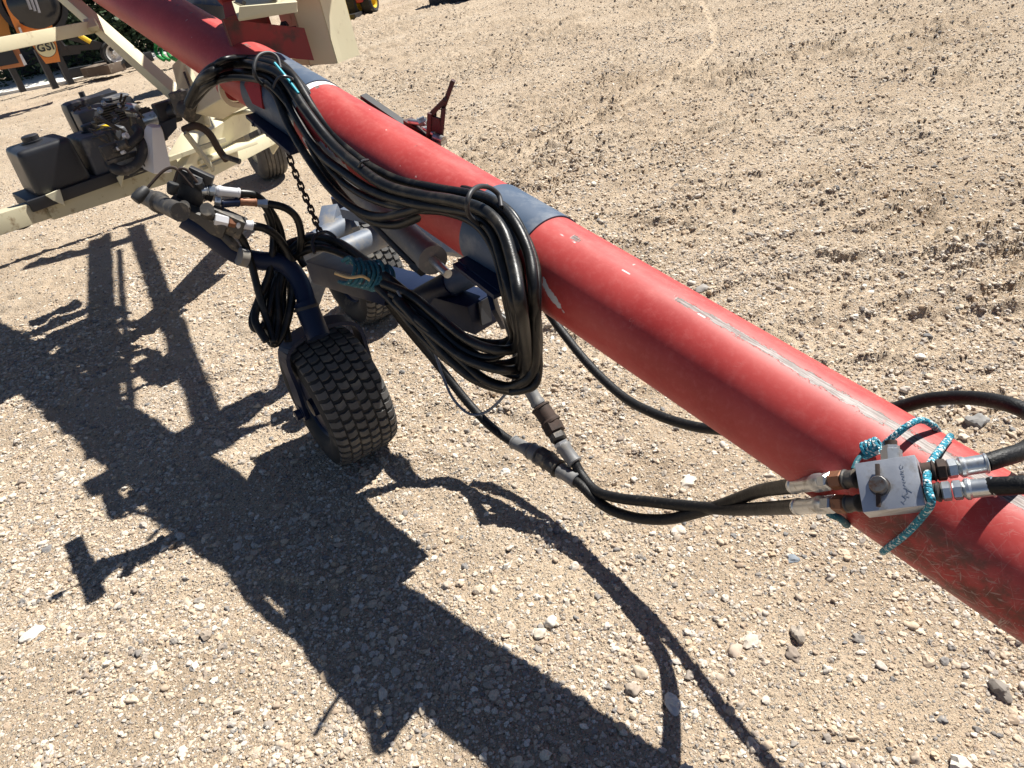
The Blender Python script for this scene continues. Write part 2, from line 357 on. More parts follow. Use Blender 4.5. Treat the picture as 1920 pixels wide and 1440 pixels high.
# ------------------------------------------------------------------ ground
def vnoise(x, y, seed=0):
    xi = np.floor(x).astype(np.int64); yi = np.floor(y).astype(np.int64); xf = x-xi; yf = y-yi
    def h(a, b):
        n = (a*374761393 + b*668265263 + seed*974634777) & 0x7fffffff
        n = ((n ^ (n >> 13))*1274126177) & 0x7fffffff
        return ((n ^ (n >> 16)) & 0xffff)/65535.0
    u = xf*xf*xf*(xf*(xf*6-15)+10); v = yf*yf*yf*(yf*(yf*6-15)+10)
    a = h(xi, yi); b = h(xi+1, yi); c = h(xi, yi+1); d = h(xi+1, yi+1)
    return (a*(1-u)+b*u)*(1-v)+(c*(1-u)+d*u)*v - 0.5
def fbm(x, y, s, seed, octs=4, gain=0.5):
    t = np.zeros_like(x); a = 1.0
    for o in range(octs):
        t += a*vnoise(x*s, y*s, seed+o*17); a *= gain; s *= 2.03
    return t
TRACKS = []   # (polyline, half width, kind)
def tr(pix, hw, kind): TRACKS.append((np.array([[*G(*p).xy] for p in pix]), hw, kind))
tr([(1315, 2), (1338, 45), (1342, 85), (1310, 120), (1230, 165), (1130, 212), (1040, 262), (960, 300)], 0.05, 0)
tr([(1130, 420), (1380, 470), (1640, 455), (1925, 400)], 0.13, 1)
tr([(1150, 640), (1420, 560), (1700, 520), (1925, 500)], 0.16, 1)
tr([(960, 250), (1180, 190), (1450, 130), (1700, 60)], 0.14, 1)
tr([(900, 620), (1150, 700), (1500, 640), (1925, 620)], 0.15, 1)
tr([(40, 1180), (420, 1130), (800, 1180)], 0.11, 1)
def smooth01(x, a, b):
    t = np.clip((x-a)/(b-a), 0, 1); return t*t*(3-2*t)
PACK = [None]
def height(x, y, pack=False):
    x = np.asarray(x, float); y = np.asarray(y, float)
    r = np.sqrt(x*x+y*y)
    wx = x + 0.05*fbm(x, y, 3.0, 90, 2); wy = y + 0.05*fbm(x, y, 3.0, 95, 2)
    far = smooth01(r, 14, 22)
    loose = smooth01(fbm(x, y, 0.9, 5, 3), -0.22, 0.18)              # loosened patches between packed ones
    right = smooth01(x*0.75 + y*0.28, 0.75, 1.9)                     # churned, tracked yard on the far side
    h = 0.012*fbm(x, y, 0.8, 11, 3)*(1-far*0.5)
    cl = fbm(wx, wy, 9.0, 21, 4, 0.55); h += 0.0075*cl*(0.35+loose)
    bil = np.abs(fbm(wx*1.0, wy*1.0, 5.0, 41, 3)); h += 0.016*loose*smooth01(bil, 0.12, 0.5)
    rx, ry = wx*0.93+wy*0.36, -wx*0.36+wy*0.93                       # lug ridges dragged by wheels
    rid = fbm(rx*0.20, ry, 7.0, 61, 4, 0.6); h += 0.014*right*smooth01(rid, 0.02, 0.5)*(0.5+0.5*loose)*(1-far)
    rd2 = np.abs(fbm(rx*0.22, ry, 8.5, 161, 4, 0.6)); h += 0.040*right*(1-smooth01(rd2, 0.0, 0.16))*(0.35+0.65*loose)*(1-far)*smooth01(fbm(x, y, 0.8, 171, 2), -0.3, 0.1)
    zone = np.clip(right + 0.15, 0, 1)*(1-far)
    def lugs(freq, warp, seed, amp, along, lo, hi):
        ph = ry*freq + warp*fbm(x, y, 1.1, seed, 3) + 0.5*fbm(x, y, 9.0, seed+3, 2); fr = ph-np.floor(ph)
        saw = np.where(fr < 0.22, fr/0.22, 1-(fr-0.22)/0.78)
        m_ = smooth01(fbm(rx*along, ry*2.2, 1.0, seed+9, 3, 0.6), lo, hi)
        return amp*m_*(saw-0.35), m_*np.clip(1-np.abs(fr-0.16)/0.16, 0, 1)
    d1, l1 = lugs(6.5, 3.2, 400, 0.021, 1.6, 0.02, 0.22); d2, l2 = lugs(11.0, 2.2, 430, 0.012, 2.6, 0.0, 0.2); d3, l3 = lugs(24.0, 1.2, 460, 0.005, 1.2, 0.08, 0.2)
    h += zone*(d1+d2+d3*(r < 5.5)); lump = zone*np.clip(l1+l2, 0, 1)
    h += 0.011*right*smooth01(fbm(rx*0.5, ry, 17.0, 66, 3, 0.6), 0.1, 0.4)*(1-far)
    h += 0.0042*fbm(x, y, 30.0, 71, 3)*(0.6+0.6*right)
    pk = np.zeros_like(h)
    for pl, hw, kind in TRACKS:
        best = np.full(x.shape, 1e9); acc = np.zeros(x.shape); L0 = 0.0
        for a, b in zip(pl[:-1], pl[1:]):
            d = b-a; ln = np.hypot(*d); d = d/ln
            t = np.clip((x-a[0])*d[0]+(y-a[1])*d[1], 0, ln); dd = np.hypot(x-a[0]-t*d[0], y-a[1]-t*d[1])
            s = (x-a[0])*-d[1]+(y-a[1])*d[0]
            mk = dd < best; best = np.where(mk, dd, best); acc = np.where(mk, L0+t+np.abs(s)*0.5, acc); L0 += ln
        inn = 1-smooth01(best, hw*0.75, hw)
        pk = np.maximum(pk, inn*(1.0 if kind == 0 else 0.55*smooth01(fbm(x, y, 1.6, 300+int(hw*100), 2), -0.2, 0.1)))
        if kind == 0: h = h*(1-0.75*inn) - 0.005*inn + 0.004*np.exp(-((best-hw)/0.02)**2)
        else:
            keep = smooth01(fbm(x, y, 1.6, 300+int(hw*100), 2), -0.15, 0.12)*inn
            h = h*(1-0.6*keep) + keep*(-0.005+0.005*np.sin(acc*2*np.pi/0.055)) + 0.012*np.exp(-((best-hw)/0.03)**2)*smooth01(h, -0.01, 0.01)
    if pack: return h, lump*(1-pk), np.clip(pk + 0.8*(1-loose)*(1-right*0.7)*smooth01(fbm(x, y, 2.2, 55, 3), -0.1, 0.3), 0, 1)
    return h
def build_ground():
    def axis_(segs):
        out = []
        for a, b, n in segs: out += list(np.linspace(a, b, n, endpoint=False))
        return np.array(out)
    az = np.radians(axis_([(-180, -58, 30), (-58, 54, 900), (54, 180, 30)]))
    rr = np.concatenate([[0.02, 0.3, 0.6], np.geomspace(0.8, 18, 860), np.geomspace(19, 1500, 50)])
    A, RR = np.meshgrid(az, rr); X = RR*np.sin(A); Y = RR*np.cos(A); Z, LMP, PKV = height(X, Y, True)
    nr, na = X.shape; co = np.stack([X, Y, Z], -1).reshape(-1, 3)
    i = np.arange(nr-1)[:, None]; j = np.arange(na)[None, :]; j2 = (j+1) % na
    q = np.stack([i*na+j, i*na+j2, (i+1)*na+j2, (i+1)*na+j], -1).reshape(-1, 4)[:, ::-1]
    me = bpy.data.meshes.new('ground')
    me.vertices.add(len(co)); me.vertices.foreach_set('co', co.ravel())
    me.loops.add(q.size); me.loops.foreach_set('vertex_index', q.ravel().astype(np.int32))
    me.polygons.add(len(q)); me.polygons.foreach_set('loop_start', np.arange(0, q.size, 4, dtype=np.int32))
    me.polygons.foreach_set('loop_total', np.full(len(q), 4, dtype=np.int32))
    me.update(); me.polygons.foreach_set('use_smooth', np.ones(len(q), dtype=bool))
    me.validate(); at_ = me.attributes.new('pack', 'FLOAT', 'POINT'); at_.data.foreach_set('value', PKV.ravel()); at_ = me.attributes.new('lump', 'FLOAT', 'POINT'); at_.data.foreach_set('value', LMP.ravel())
    o = bpy.data.objects.new('ground', me); sc.collection.objects.link(o); o['kind'] = 'structure'
    m = bpy.data.materials.new('packed_gravel_dirt'); m.use_nodes = True; t = m.node_tree; N = t.nodes; L = t.links
    b = N['Principled BSDF']; b.inputs['Roughness'].default_value = 0.95; b.inputs['Specular IOR Level'].default_value = 0.15
    tc = N.new('ShaderNodeTexCoord')
    def noise(s, d=8, r=0.6):
        n = N.new('ShaderNodeTexNoise'); n.inputs['Scale'].default_value = s; n.inputs['Detail'].default_value = d; n.inputs['Roughness'].default_value = r
        L.new(tc.outputs['Object'], n.inputs['Vector']); return n.outputs[0]
    def ramp(x, st):
        n = N.new('ShaderNodeValToRGB'); L.new(x, n.inputs[0]); e = n.color_ramp.elements
        e[0].position, e[0].color = st[0][0], (*st[0][1], 1); e[1].position, e[1].color = st[-1][0], (*st[-1][1], 1)
        for p_, c_ in st[1:-1]: k = e.new(p_); k.color = (*c_, 1)
        return n.outputs[0]
    def mix(f, a, c, mode='MIX'):
        n = N.new('ShaderNodeMix'); n.data_type = 'RGBA'; n.blend_type = mode
        if isinstance(f, float): n.inputs['Factor'].default_value = f
        else: L.new(f, n.inputs['Factor'])
        for k, x in (('A', a), ('B', c)):
            if isinstance(x, tuple): n.inputs[k].default_value = (*x, 1)
            else: L.new(x, n.inputs[k])
        return n.outputs['Result']
    base = ramp(noise(1.1, 8, 0.62), [(0.34, (0.42, 0.315, 0.215)), (0.5, (0.53, 0.41, 0.29)), (0.66, (0.59, 0.48, 0.36))])
    base = mix(ramp(noise(38, 6, 0.7), [(0.35, (0, 0, 0)), (0.7, (1, 1, 1))]), mix(0.35, base, (0.27, 0.215, 0.15)), base)
    pa = N.new('ShaderNodeAttribute'); pa.attribute_name = 'pack'
    pf = N.new('ShaderNodeMath'); pf.operation = 'MULTIPLY'; pf.inputs[1].default_value = 0.6; L.new(pa.outputs['Fac'], pf.inputs[0])
    base = mix(pf.outputs[0], base, (0.60, 0.475, 0.335))
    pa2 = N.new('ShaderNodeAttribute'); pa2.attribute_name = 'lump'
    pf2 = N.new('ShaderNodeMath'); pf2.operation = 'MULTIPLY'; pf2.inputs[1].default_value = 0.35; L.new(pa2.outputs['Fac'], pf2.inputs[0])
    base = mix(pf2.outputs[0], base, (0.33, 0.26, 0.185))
    # grit: tiny stones, each its own tone
    def grit(scale, lo, hi, stops):
        v = N.new('ShaderNodeTexVoronoi'); v.inputs['Scale'].default_value = scale; v.inputs['Randomness'].default_value = 1
        L.new(tc.outputs['Object'], v.inputs['Vector'])
        s = N.new('ShaderNodeSeparateColor'); L.new(v.outputs['Color'], s.inputs[0])
        cc = ramp(s.outputs[0], stops)
        on = ramp(s.outputs[1], [(lo, (0, 0, 0)), (lo+0.02, (1, 1, 1))])
        disc = ramp(v.outputs['Distance'], [(hi, (1, 1, 1)), (hi+0.12, (0, 0, 0))])
        k = N.new('ShaderNodeMath'); k.operation = 'MULTIPLY'; L.new(on, k.inputs[0]); L.new(disc, k.inputs[1])
        hh = N.new('ShaderNodeMath'); hh.operation = 'MULTIPLY_ADD'; hh.inputs[1].default_value = -1; hh.inputs[2].default_value = 0.6; L.new(v.outputs['Distance'], hh.inputs[0])
        h2 = N.new('ShaderNodeMath'); h2.operation = 'MULTIPLY'; L.new(hh.outputs[0], h2.inputs[0]); L.new(k.outputs[0], h2.inputs[1])
        return cc, k.outputs[0], h2.outputs[0]
    st = [(0.0, (0.28, 0.22, 0.17)), (0.3, (0.48, 0.37, 0.26)), (0.55, (0.60, 0.50, 0.38)), (0.8, (0.40, 0.36, 0.31)), (1.0, (0.74, 0.67, 0.56))]
    c1, f1, h1 = grit(330, 0.35, 0.35, st); c2, f2, h2 = grit(150, 0.55, 0.34, st); c3, f3, h3 = grit(78, 0.72, 0.33, st)
    col = mix(f1, base, c1); col = mix(f2, col, c2); col = mix(f3, col, c3)
    L.new(col, b.inputs['Base Color'])
    def bump(h, dist, prev=None, s=1.0):
        n = N.new('ShaderNodeBump'); n.inputs['Distance'].default_value = dist; n.inputs['Strength'].default_value = s
        L.new(h, n.inputs['Height'])
        if prev: L.new(prev, n.inputs['Normal'])
        return n.outputs[0]
    nn = bump(noise(120, 6, 0.7), 0.010); nn = bump(h1, 0.004, nn); nn = bump(h2, 0.010, nn); nn = bump(h3, 0.018, nn)
    L.new(nn, b.inputs['Normal'])
    me.materials.append(m)
    return o
build_ground()

def rock_mat(name='gravel_stone', obj_rand=True):
    m = bpy.data.materials.new(name); m.use_nodes = True; t = m.node_tree; N = t.nodes; L = t.links
    b = N['Principled BSDF']; b.inputs['Roughness'].default_value = 0.85; b.inputs['Specular IOR Level'].default_value = 0.25
    oi = N.new('ShaderNodeObjectInfo'); rp = N.new('ShaderNodeValToRGB'); L.new(oi.outputs['Random'], rp.inputs[0])
    e = rp.color_ramp.elements; e[0].color = (0.50, 0.38, 0.26, 1); e[1].color = (0.38, 0.32, 0.26, 1)
    for p_, c_ in ((0.18, (0.60, 0.50, 0.38)), (0.34, (0.38, 0.29, 0.21)), (0.48, (0.66, 0.58, 0.47)), (0.58, (0.45, 0.40, 0.35)), (0.68, (0.74, 0.68, 0.58)),
                   (0.76, (0.27, 0.22, 0.18)), (0.84, (0.50, 0.42, 0.33)), (0.92, (0.20, 0.195, 0.19))):
        k = e.new(p_); k.color = (*c_, 1)
    tc = N.new('ShaderNodeTexCoord'); n = N.new('ShaderNodeTexNoise'); n.inputs['Scale'].default_value = 2.5; n.inputs['Detail'].default_value = 6
    L.new(tc.outputs['Object'], n.inputs['Vector'])
    mx = N.new('ShaderNodeMix'); mx.data_type = 'RGBA'; mx.blend_type = 'MULTIPLY'; mx.inputs['Factor'].default_value = 0.5
    r2 = N.new('ShaderNodeValToRGB'); L.new(n.outputs[0], r2.inputs[0]); r2.color_ramp.elements[0].position = 0.3; r2.color_ramp.elements[0].color = (0.5, 0.46, 0.42, 1); r2.color_ramp.elements[1].position = 0.6
    L.new(rp.outputs[0], mx.inputs['A']); L.new(r2.outputs[0], mx.inputs['B']); L.new(mx.outputs['Result'], b.inputs['Base Color'])
    return m
M_ROCK = rock_mat()

def gravel():
    g = np.random.default_rng(5)
    X = []; Y = []; S = []
    def scatter(n, r0, r1, s0, s1, expo, clump):
        # uniform in area inside the sector, then thinned by clump noise
        m = int(n*1.9); a = np.radians(g.uniform(-57, 53, m)); r = np.sqrt(g.uniform(r0*r0, r1*r1, m))
        x = r*np.sin(a); y = r*np.cos(a)
        k = smooth01(fbm(x, y, 1.7, 7, 3)+0.6*fbm(x, y, 7.0, 13, 2), -0.35, 0.40)*(1-clump)*0 + (1-clump) + clump*smooth01(fbm(x, y, 1.7, 7, 3)+0.6*fbm(x, y, 7.0, 13, 2), -0.3, 0.4)
        keep = g.uniform(0, 1, m) < k
        x, y = x[keep][:n], y[keep][:n]; s = s0*(1-g.uniform(0, 1, len(x))*(1-(s0/s1)**expo))**(-1/expo)
        X.append(x); Y.append(y); S.append(s)
    scatter(120000, 0.8, 3.4, 0.0018, 0.006, 1.8, 0.5)
    scatter(85000, 0.8, 5.0, 0.0034, 0.011, 2.6, 0.7)
    scatter(70000, 3.4, 9.5, 0.0045, 0.013, 2.6, 0.65)
    scatter(7500, 0.8, 5.0, 0.0078, 0.0175, 3.6, 0.8)
    scatter(20000, 7.0, 18.0, 0.007, 0.015, 3.0, 0.5)
    for (m, r0, r1, s0, s1) in ((150000, 2.0, 6.0, 0.005, 0.013), (170000, 5.5, 14.0, 0.007, 0.017)):
        a = np.radians(g.uniform(-40, 53, m)); r = np.sqrt(g.uniform(r0*r0, r1*r1, m)); cx_ = r*np.sin(a); cy_ = r*np.cos(a)
        _, lp, _p = height(cx_, cy_, True); k = g.uniform(0, 1, m) < lp*0.55
        X.append(cx_[k]); Y.append(cy_[k]); S.append(s0*(1-g.uniform(0, 1, k.sum())*(1-(s0/s1)**2.2))**(-1/2.2))
    x = np.concatenate(X); y = np.concatenate(Y); s = np.concatenate(S)
    # more and coarser stones towards the lower right of the yard, fewer on the packed lane
    z, lmp, pkv = height(x, y, True); kp_ = (g.uniform(0, 1, len(x)) > 0.6*pkv) | (s > 0.011); x, y, s, z = x[kp_], y[kp_], s[kp_], z[kp_]
    n = len(x)
    sx = s*g.uniform(0.8, 1.35, n); sy = s*g.uniform(0.75, 1.1, n); sz = s*g.uniform(0.5, 0.85, n)
    z = z + sz*g.uniform(-0.4, 0.4, n)
    rot = np.stack([g.normal(0, 0.25, n), g.normal(0, 0.25, n), g.uniform(0, 6.283, n)], 1)
    me = bpy.data.meshes.new('gravel'); me.vertices.add(n); me.vertices.foreach_set('co', np.stack([x, y, z], 1).ravel())
    a = me.attributes.new('sc', 'FLOAT_VECTOR', 'POINT'); a.data.foreach_set('vector', np.stack([sx, sy, sz], 1).ravel())
    a = me.attributes.new('rot', 'FLOAT_VECTOR', 'POINT'); a.data.foreach_set('vector', rot.ravel())
    a = me.attributes.new('vi', 'INT', 'POINT'); a.data.foreach_set('value', g.integers(0, 8, n).astype(np.int32))
    me.update(); me.materials.append(M_ROCK)
    o = bpy.data.objects.new('gravel', me); sc.collection.objects.link(o); o['kind'] = 'stuff'
    ng = bpy.data.node_groups.new('gravel_scatter', 'GeometryNodeTree')
    ng.interface.new_socket('Geometry', in_out='INPUT', socket_type='NodeSocketGeometry'); ng.interface.new_socket('Geometry', in_out='OUTPUT', socket_type='NodeSocketGeometry')
    N = ng.nodes; L = ng.links; gi = N.new('NodeGroupInput'); go = N.new('NodeGroupOutput')
    jn = N.new('GeometryNodeJoinGeometry')
    for v in range(8):
        ico = N.new('GeometryNodeMeshIcoSphere'); ico.inputs['Subdivisions'].default_value = 3 if v < 2 else 2
        pos = N.new('GeometryNodeInputPosition'); off = N.new('ShaderNodeVectorMath'); off.operation = 'ADD'; off.inputs[1].default_value = (v*7.3, v*3.1, 0); L.new(pos.outputs[0], off.inputs[0])
        nz = N.new('ShaderNodeTexNoise'); nz.inputs['Scale'].default_value = 0.75 + 0.1*(v % 3); nz.inputs['Detail'].default_value = 1.5; L.new(off.outputs[0], nz.inputs['Vector'])
        mr = N.new('ShaderNodeMapRange'); L.new(nz.outputs[0], mr.inputs[0]); mr.inputs[1].default_value = 0.25; mr.inputs[2].default_value = 0.75; mr.inputs[3].default_value = 0.42; mr.inputs[4].default_value = 1.45
        ml = N.new('ShaderNodeVectorMath'); ml.operation = 'SCALE'; L.new(pos.outputs[0], ml.inputs[0]); L.new(mr.outputs[0], ml.inputs['Scale'])
        sp = N.new('GeometryNodeSetPosition'); L.new(ico.outputs[0], sp.inputs['Geometry']); L.new(ml.outputs[0], sp.inputs['Position'])
        ss = N.new('GeometryNodeSetShadeSmooth'); ss.inputs['Shade Smooth'].default_value = (v < 3); L.new(sp.outputs[0], ss.inputs['Geometry'])
        sm = N.new('GeometryNodeSetMaterial'); sm.inputs['Material'].default_value = M_ROCK; L.new(ss.outputs[0], sm.inputs['Geometry'])
        g2 = N.new('GeometryNodeGeometryToInstance'); L.new(sm.outputs[0], g2.inputs[0]); L.new(g2.outputs[0], jn.inputs[0])
    def na(nm, ty):
        n_ = N.new('GeometryNodeInputNamedAttribute'); n_.data_type = ty; n_.inputs[0].default_value = nm; return n_.outputs[0]
    ip = N.new('GeometryNodeInstanceOnPoints'); ip.inputs['Pick Instance'].default_value = True
    L.new(gi.outputs[0], ip.inputs['Points']); L.new(jn.outputs[0], ip.inputs['Instance'])
    L.new(na('vi', 'INT'), ip.inputs['Instance Index']); L.new(na('rot', 'FLOAT_VECTOR'), ip.inputs['Rotation']); L.new(na('sc', 'FLOAT_VECTOR'), ip.inputs['Scale'])
    L.new(ip.outputs[0], go.inputs[0])
    md = o.modifiers.new('scatter', 'NODES'); md.node_group = ng
gravel()

def stone(px, py, wpx, label, col, flat=0.6, rz=0.0):
    p = G(px, py); d = (p-Vector((0, 0, CH))).length; r = wpx*d/FPX/2*0.82; col = [c*0.88 for c in col]
    bm = B(); bmesh.ops.create_icosphere(bm, subdivisions=3, radius=1)
    sd_ = rnd.random()*50
    from mathutils import noise as mn
    for v in bm.verts:
        k = 1 + 0.55*mn.noise(v.co*0.95+Vector((sd_, 0, 0))) + 0.16*mn.noise(v.co*2.6+Vector((sd_, 3, 0)))
        q = v.co*k; q = Vector((q.x*1.12, q.y*0.85, q.z*flat))
        v.co = Matrix.Rotation(rz, 3, 'Z') @ q*r
    m = mat('stone_'+label.split()[0], col, 0.85, 0, 0.15, 60, [c*0.6 for c in col], 0.15, 90, r*0.05, 160)
    o = obj('stone', bm, m, None, 24); o.location = (p.x, p.y, float(height(p.x, p.y)) + r*flat*0.25)
    tag(o, label, 'stone')
stone(1013, 1190, 30, 'cream stone alone in the bare gravel right of the wide tube shadow', (0.66, 0.58, 0.46), 0.7, 0.3)
stone(1262, 1318, 42, 'long white stone lying in the shadow of the lower hose', (0.62, 0.60, 0.56), 0.6, 1.9)
stone(1496, 1188, 34, 'tall brownish grey stone with a dark shaded left side', (0.42, 0.36, 0.29), 0.95, 1.2)
stone(1408, 1200, 40, 'flat pale stone just left of the tall brownish stone', (0.58, 0.51, 0.42), 0.45, 0.2)
stone(1378, 1218, 30, 'small tan stone touching the lower side of the flat pale stone', (0.5, 0.40, 0.31), 0.55, 0.9)
stone(1290, 903, 34, 'elongated cream stone above the paired hoses near the tube', (0.66, 0.60, 0.50), 0.5, 0.0)
stone(1830, 797, 36, 'dark grey stone inside the loop of the far hose', (0.26, 0.25, 0.235), 0.7, 0.2)
stone(1318, 547, 26, 'grey stone right beside the upper edge of the red tube', (0.36, 0.33, 0.30), 0.7, 0.2)
stone(1486, 1048, 24, 'blue grey stone below the aluminium block', (0.23, 0.26, 0.29), 0.4, 0.2)
stone(1270, 997, 30, 'cream stone directly below the crossing of the two hoses', (0.64, 0.56, 0.46), 0.6, 0.1)
stone(948, 886, 22, 'small white stone left of the lower hose coupling', (0.68, 0.64, 0.57), 0.8, 0.1)
stone(1875, 1298, 34, 'dark jagged stone at the right edge of the yard', (0.24, 0.21, 0.18), 0.9, 1.5)
stone(62, 1190, 38, 'pale flat stone near the tip of the lever shadow', (0.66, 0.61, 0.53), 0.4, 0.9)

# ------------------------------------------------------------------ the auger tube
AX = Vector((-0.52472222, 0.81905923, 0.23196674)).normalized(); C0 = Vector((0.68797702, 0.71048328, 0.59757444)); RT = 0.1025
E1 = (Vector((0, 0, 1))-AX*AX.z).normalized(); E2 = AX.cross(E1)
def TP(s, deg, r=RT): return C0 + AX*s + (E1*math.cos(R(deg)) + E2*math.sin(R(deg)))*r
auger = thing('grain_auger', 'long faded red grain auger tube with two navy bands and red hinge box', 'grain auger', TP(0, 180, 0.6))
def tube_part(name, s0, s1, rad, mt, rings=40, seg=96, wall=0.0, wob=0.0):
    bm = B(); uv = bm.loops.layers.uv.verify(); RG = []
    for i in range(rings+1):
        s = s0+(s1-s0)*i/rings
        RG.append([bm.verts.new(TP(s, 360*k/seg, rad)) for k in range(seg)])
    for i in range(rings):
        for k in range(seg):
            f = bm.faces.new((RG[i][k], RG[i][(k+1) % seg], RG[i+1][(k+1) % seg], RG[i+1][k]))
            k0 = k if k < seg/2 else k-seg; sa = s0+(s1-s0)*i/rings; sb = s0+(s1-s0)*(i+1)/rings
            for lp, q in zip(f.loops, ((sa, k0), (sa, k0+1), (sb, k0+1), (sb, k0))): lp[uv].uv = (q[0], q[1]/seg)
    if wall:
        for ring, s in ((RG[0], s0), (RG[-1], s1)):
            inn = [bm.verts.new(TP(s, 360*k/seg, rad-wall)) for k in range(seg)]
            for k in range(seg): bm.faces.new((ring[k], inn[k], inn[(k+1) % seg], ring[(k+1) % seg]))
    else:
        bm.faces.new(RG[0]); bm.faces.new(RG[-1])
    return obj(name, bm, mt, auger, 50)
tube_part('tube', -1.7, 7.0, RT, M_RED, 80)
tube_part('band', 1.05, 1.24, RT+0.004, M_NAVYL, 4, wall=0.006)
tube_part('band', 2.085, 2.40, RT+0.004, M_NAVYL, 4, wall=0.006)
tube_part('white_stripe', 2.052, 2.083, RT+0.0012, M_WHITEP, 2, wall=0.002)

# lugs under the bands, hinge gussets, red hinge box
def aplate(bm, pts, th=0.01): add_plate(bm, pts, th, 0.001)
bm = B()   # bolted flange at the second band (edge-on rack with bolts)
add_beam(bm, TP(1.22, -108, RT+0.006), TP(1.04, -98, RT+0.022), 0.05, 0.012, AX.cross(E2), 0.002)
add_beam(bm, TP(1.22, -108, RT+0.022), TP(1.04, -98, RT+0.038), 0.05, 0.012, AX.cross(E2), 0.002)
for s in (1.18, 1.12, 1.07): add_bolt(bm, TP(s, -104, RT+0.034), (TP(s, -110, 1)-TP(s, -110, 0)), 0.009, 0.012)
obj('clamp_flange', bm, M_NAVY, auger)
bm = B(); 
bm.free(); bm = B(); add_beam(bm, TP(2.36, -118, RT+0.012), TP(2.02, -112, RT+0.03), 0.05, 0.012, AX.cross(E2), 0.002)
for s in (2.3, 2.2, 2.1): add_bolt(bm, TP(s, -114, RT+0.03), (TP(s, -114, 1)-TP(s, -114, 0)), 0.009, 0.012)
obj('clamp_flange', bm, M_NAVY, auger)

# red hinge box over the tube with cream angle and bolts
bm = B()
hb1, hb2 = P(440, 100, 2.86), P(588, 113, 2.93); hv = Vector((0, 0, 0.105)); hk = Vector((0.10, 0.22, 0))
add_plate(bm, [hb1, hb2, hb2+hv, hb1+hv], 0.012); add_plate(bm, [hb1, hb1+hk, hb1+hk+hv, hb1+hv], 0.012)
add_plate(bm, [P(430, 38, 3.05), P(552, 22, 3.0), P(560, -60, 3.0), P(425, -60, 3.05)], 0.012)
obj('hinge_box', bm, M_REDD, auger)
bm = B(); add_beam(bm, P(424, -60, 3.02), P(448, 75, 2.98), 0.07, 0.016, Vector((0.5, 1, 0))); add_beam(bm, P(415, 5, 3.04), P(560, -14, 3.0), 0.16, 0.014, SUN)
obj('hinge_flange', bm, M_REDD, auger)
bm = B(); add_plate(bm, [P(447, 37, 2.72), P(557, 20, 2.68), P(553, -18, 2.76), P(436, 5, 2.82)], 0.01); add_plate(bm, [P(447, 36, 2.72), P(557, 19, 2.68), P(557, 3, 2.668), P(449, 12, 2.71)], 0.008)
obj('cream_angle', bm, M_CREAM, auger)
for q in ((450, 9, 2.73), (508, -2, 2.72)):
    bm = B(); add_bolt(bm, P(*q), SUN, 0.016, 0.014); obj('bolt', bm, M_RIVET, auger)
# upper truss carried above the tube, outside the frame: two rails, a rod and rungs
def SH(px, py, z):
    g_ = G(px, py); return g_ + SUN*(z/SUN.z)
for a_, b_, w_, h_ in (((252, 425, 2.2), (412, 850, 2.0), 0.085, 0.06), ((186, 448, 2.25), (196, 850, 2.05), 0.12, 0.06)):
    bm = B(); add_beam(bm, SH(*a_), SH(*b_), w_, h_); obj('truss_rail', bm, M_CREAM, auger)
bm = B(); add_cyl(bm, SH(222, 470, 2.22), SH(248, 800, 2.05), 0.018, 8); obj('truss_rod', bm, M_CREAM, auger)
for a_, b_, w_ in (((50, 500, 2.27), (256, 450, 2.2), 0.13), ((150, 640, 2.15), (300, 592, 2.12), 0.12), ((190, 755, 2.08), (300, 720, 2.06), 0.03)):
    bm = B(); add_beam(bm, SH(*a_), SH(*b_), w_, 0.05); obj('truss_rung', bm, M_CREAM, auger)
def CH_(s_): return C0 + AX*s_ + (E1*math.cos(R(35))+E2*math.sin(R(35)))*0.44 + (E1*math.cos(R(-55))+E2*math.sin(R(-55)))*0.088
bm = B(); add_beam(bm, CH_(2.45), CH_(6.8), 0.055, 0.05, SUN); obj('truss_chord', bm, M_REDP, auger)
for s_q in (5.2, 6.4):
    bm = B(); add_beam(bm, TP(s_q, 10, RT), CH_(s_q), 0.04, 0.04); obj('truss_post', bm, M_REDP, auger)
bm = B(); k_ = Vector((0.30, 0.19, 0.04)); add_plate(bm, [P(440, 10, 2.905), P(572, -8, 2.86), P(572, -8, 2.86)+k_, P(440, 10, 2.905)+k_], 0.012); obj('hinge_shade_plate', bm, M_REDP, auger)  # added plate, placed sunward to shade the hinge box front
# red swivel socket ahead of the first band
bm = B(); add_plate(bm, [P(470, 145, 2.62), P(490, 150, 2.6), P(497, 205, 2.58), P(478, 195, 2.6), P(462, 160, 2.66)], 0.02)
obj('swivel_lug', bm, M_REDP, auger)
bm = B(); add_cyl(bm, P(425, 160, 3.05), P(440, 167, 2.98), 0.040, 20)
obj('swivel_socket', bm, M_REDP, auger)
bm = B(); add_lathe(bm, P(441, 166, 2.96), P(452, 170, 2.92)-P(441, 166, 2.96), [(0, 0.045), (0, 0.062), (0.012, 0.062), (0.012, 0.045)], 24, closed=True); obj('swivel_ring', bm, M_CREAM, auger)
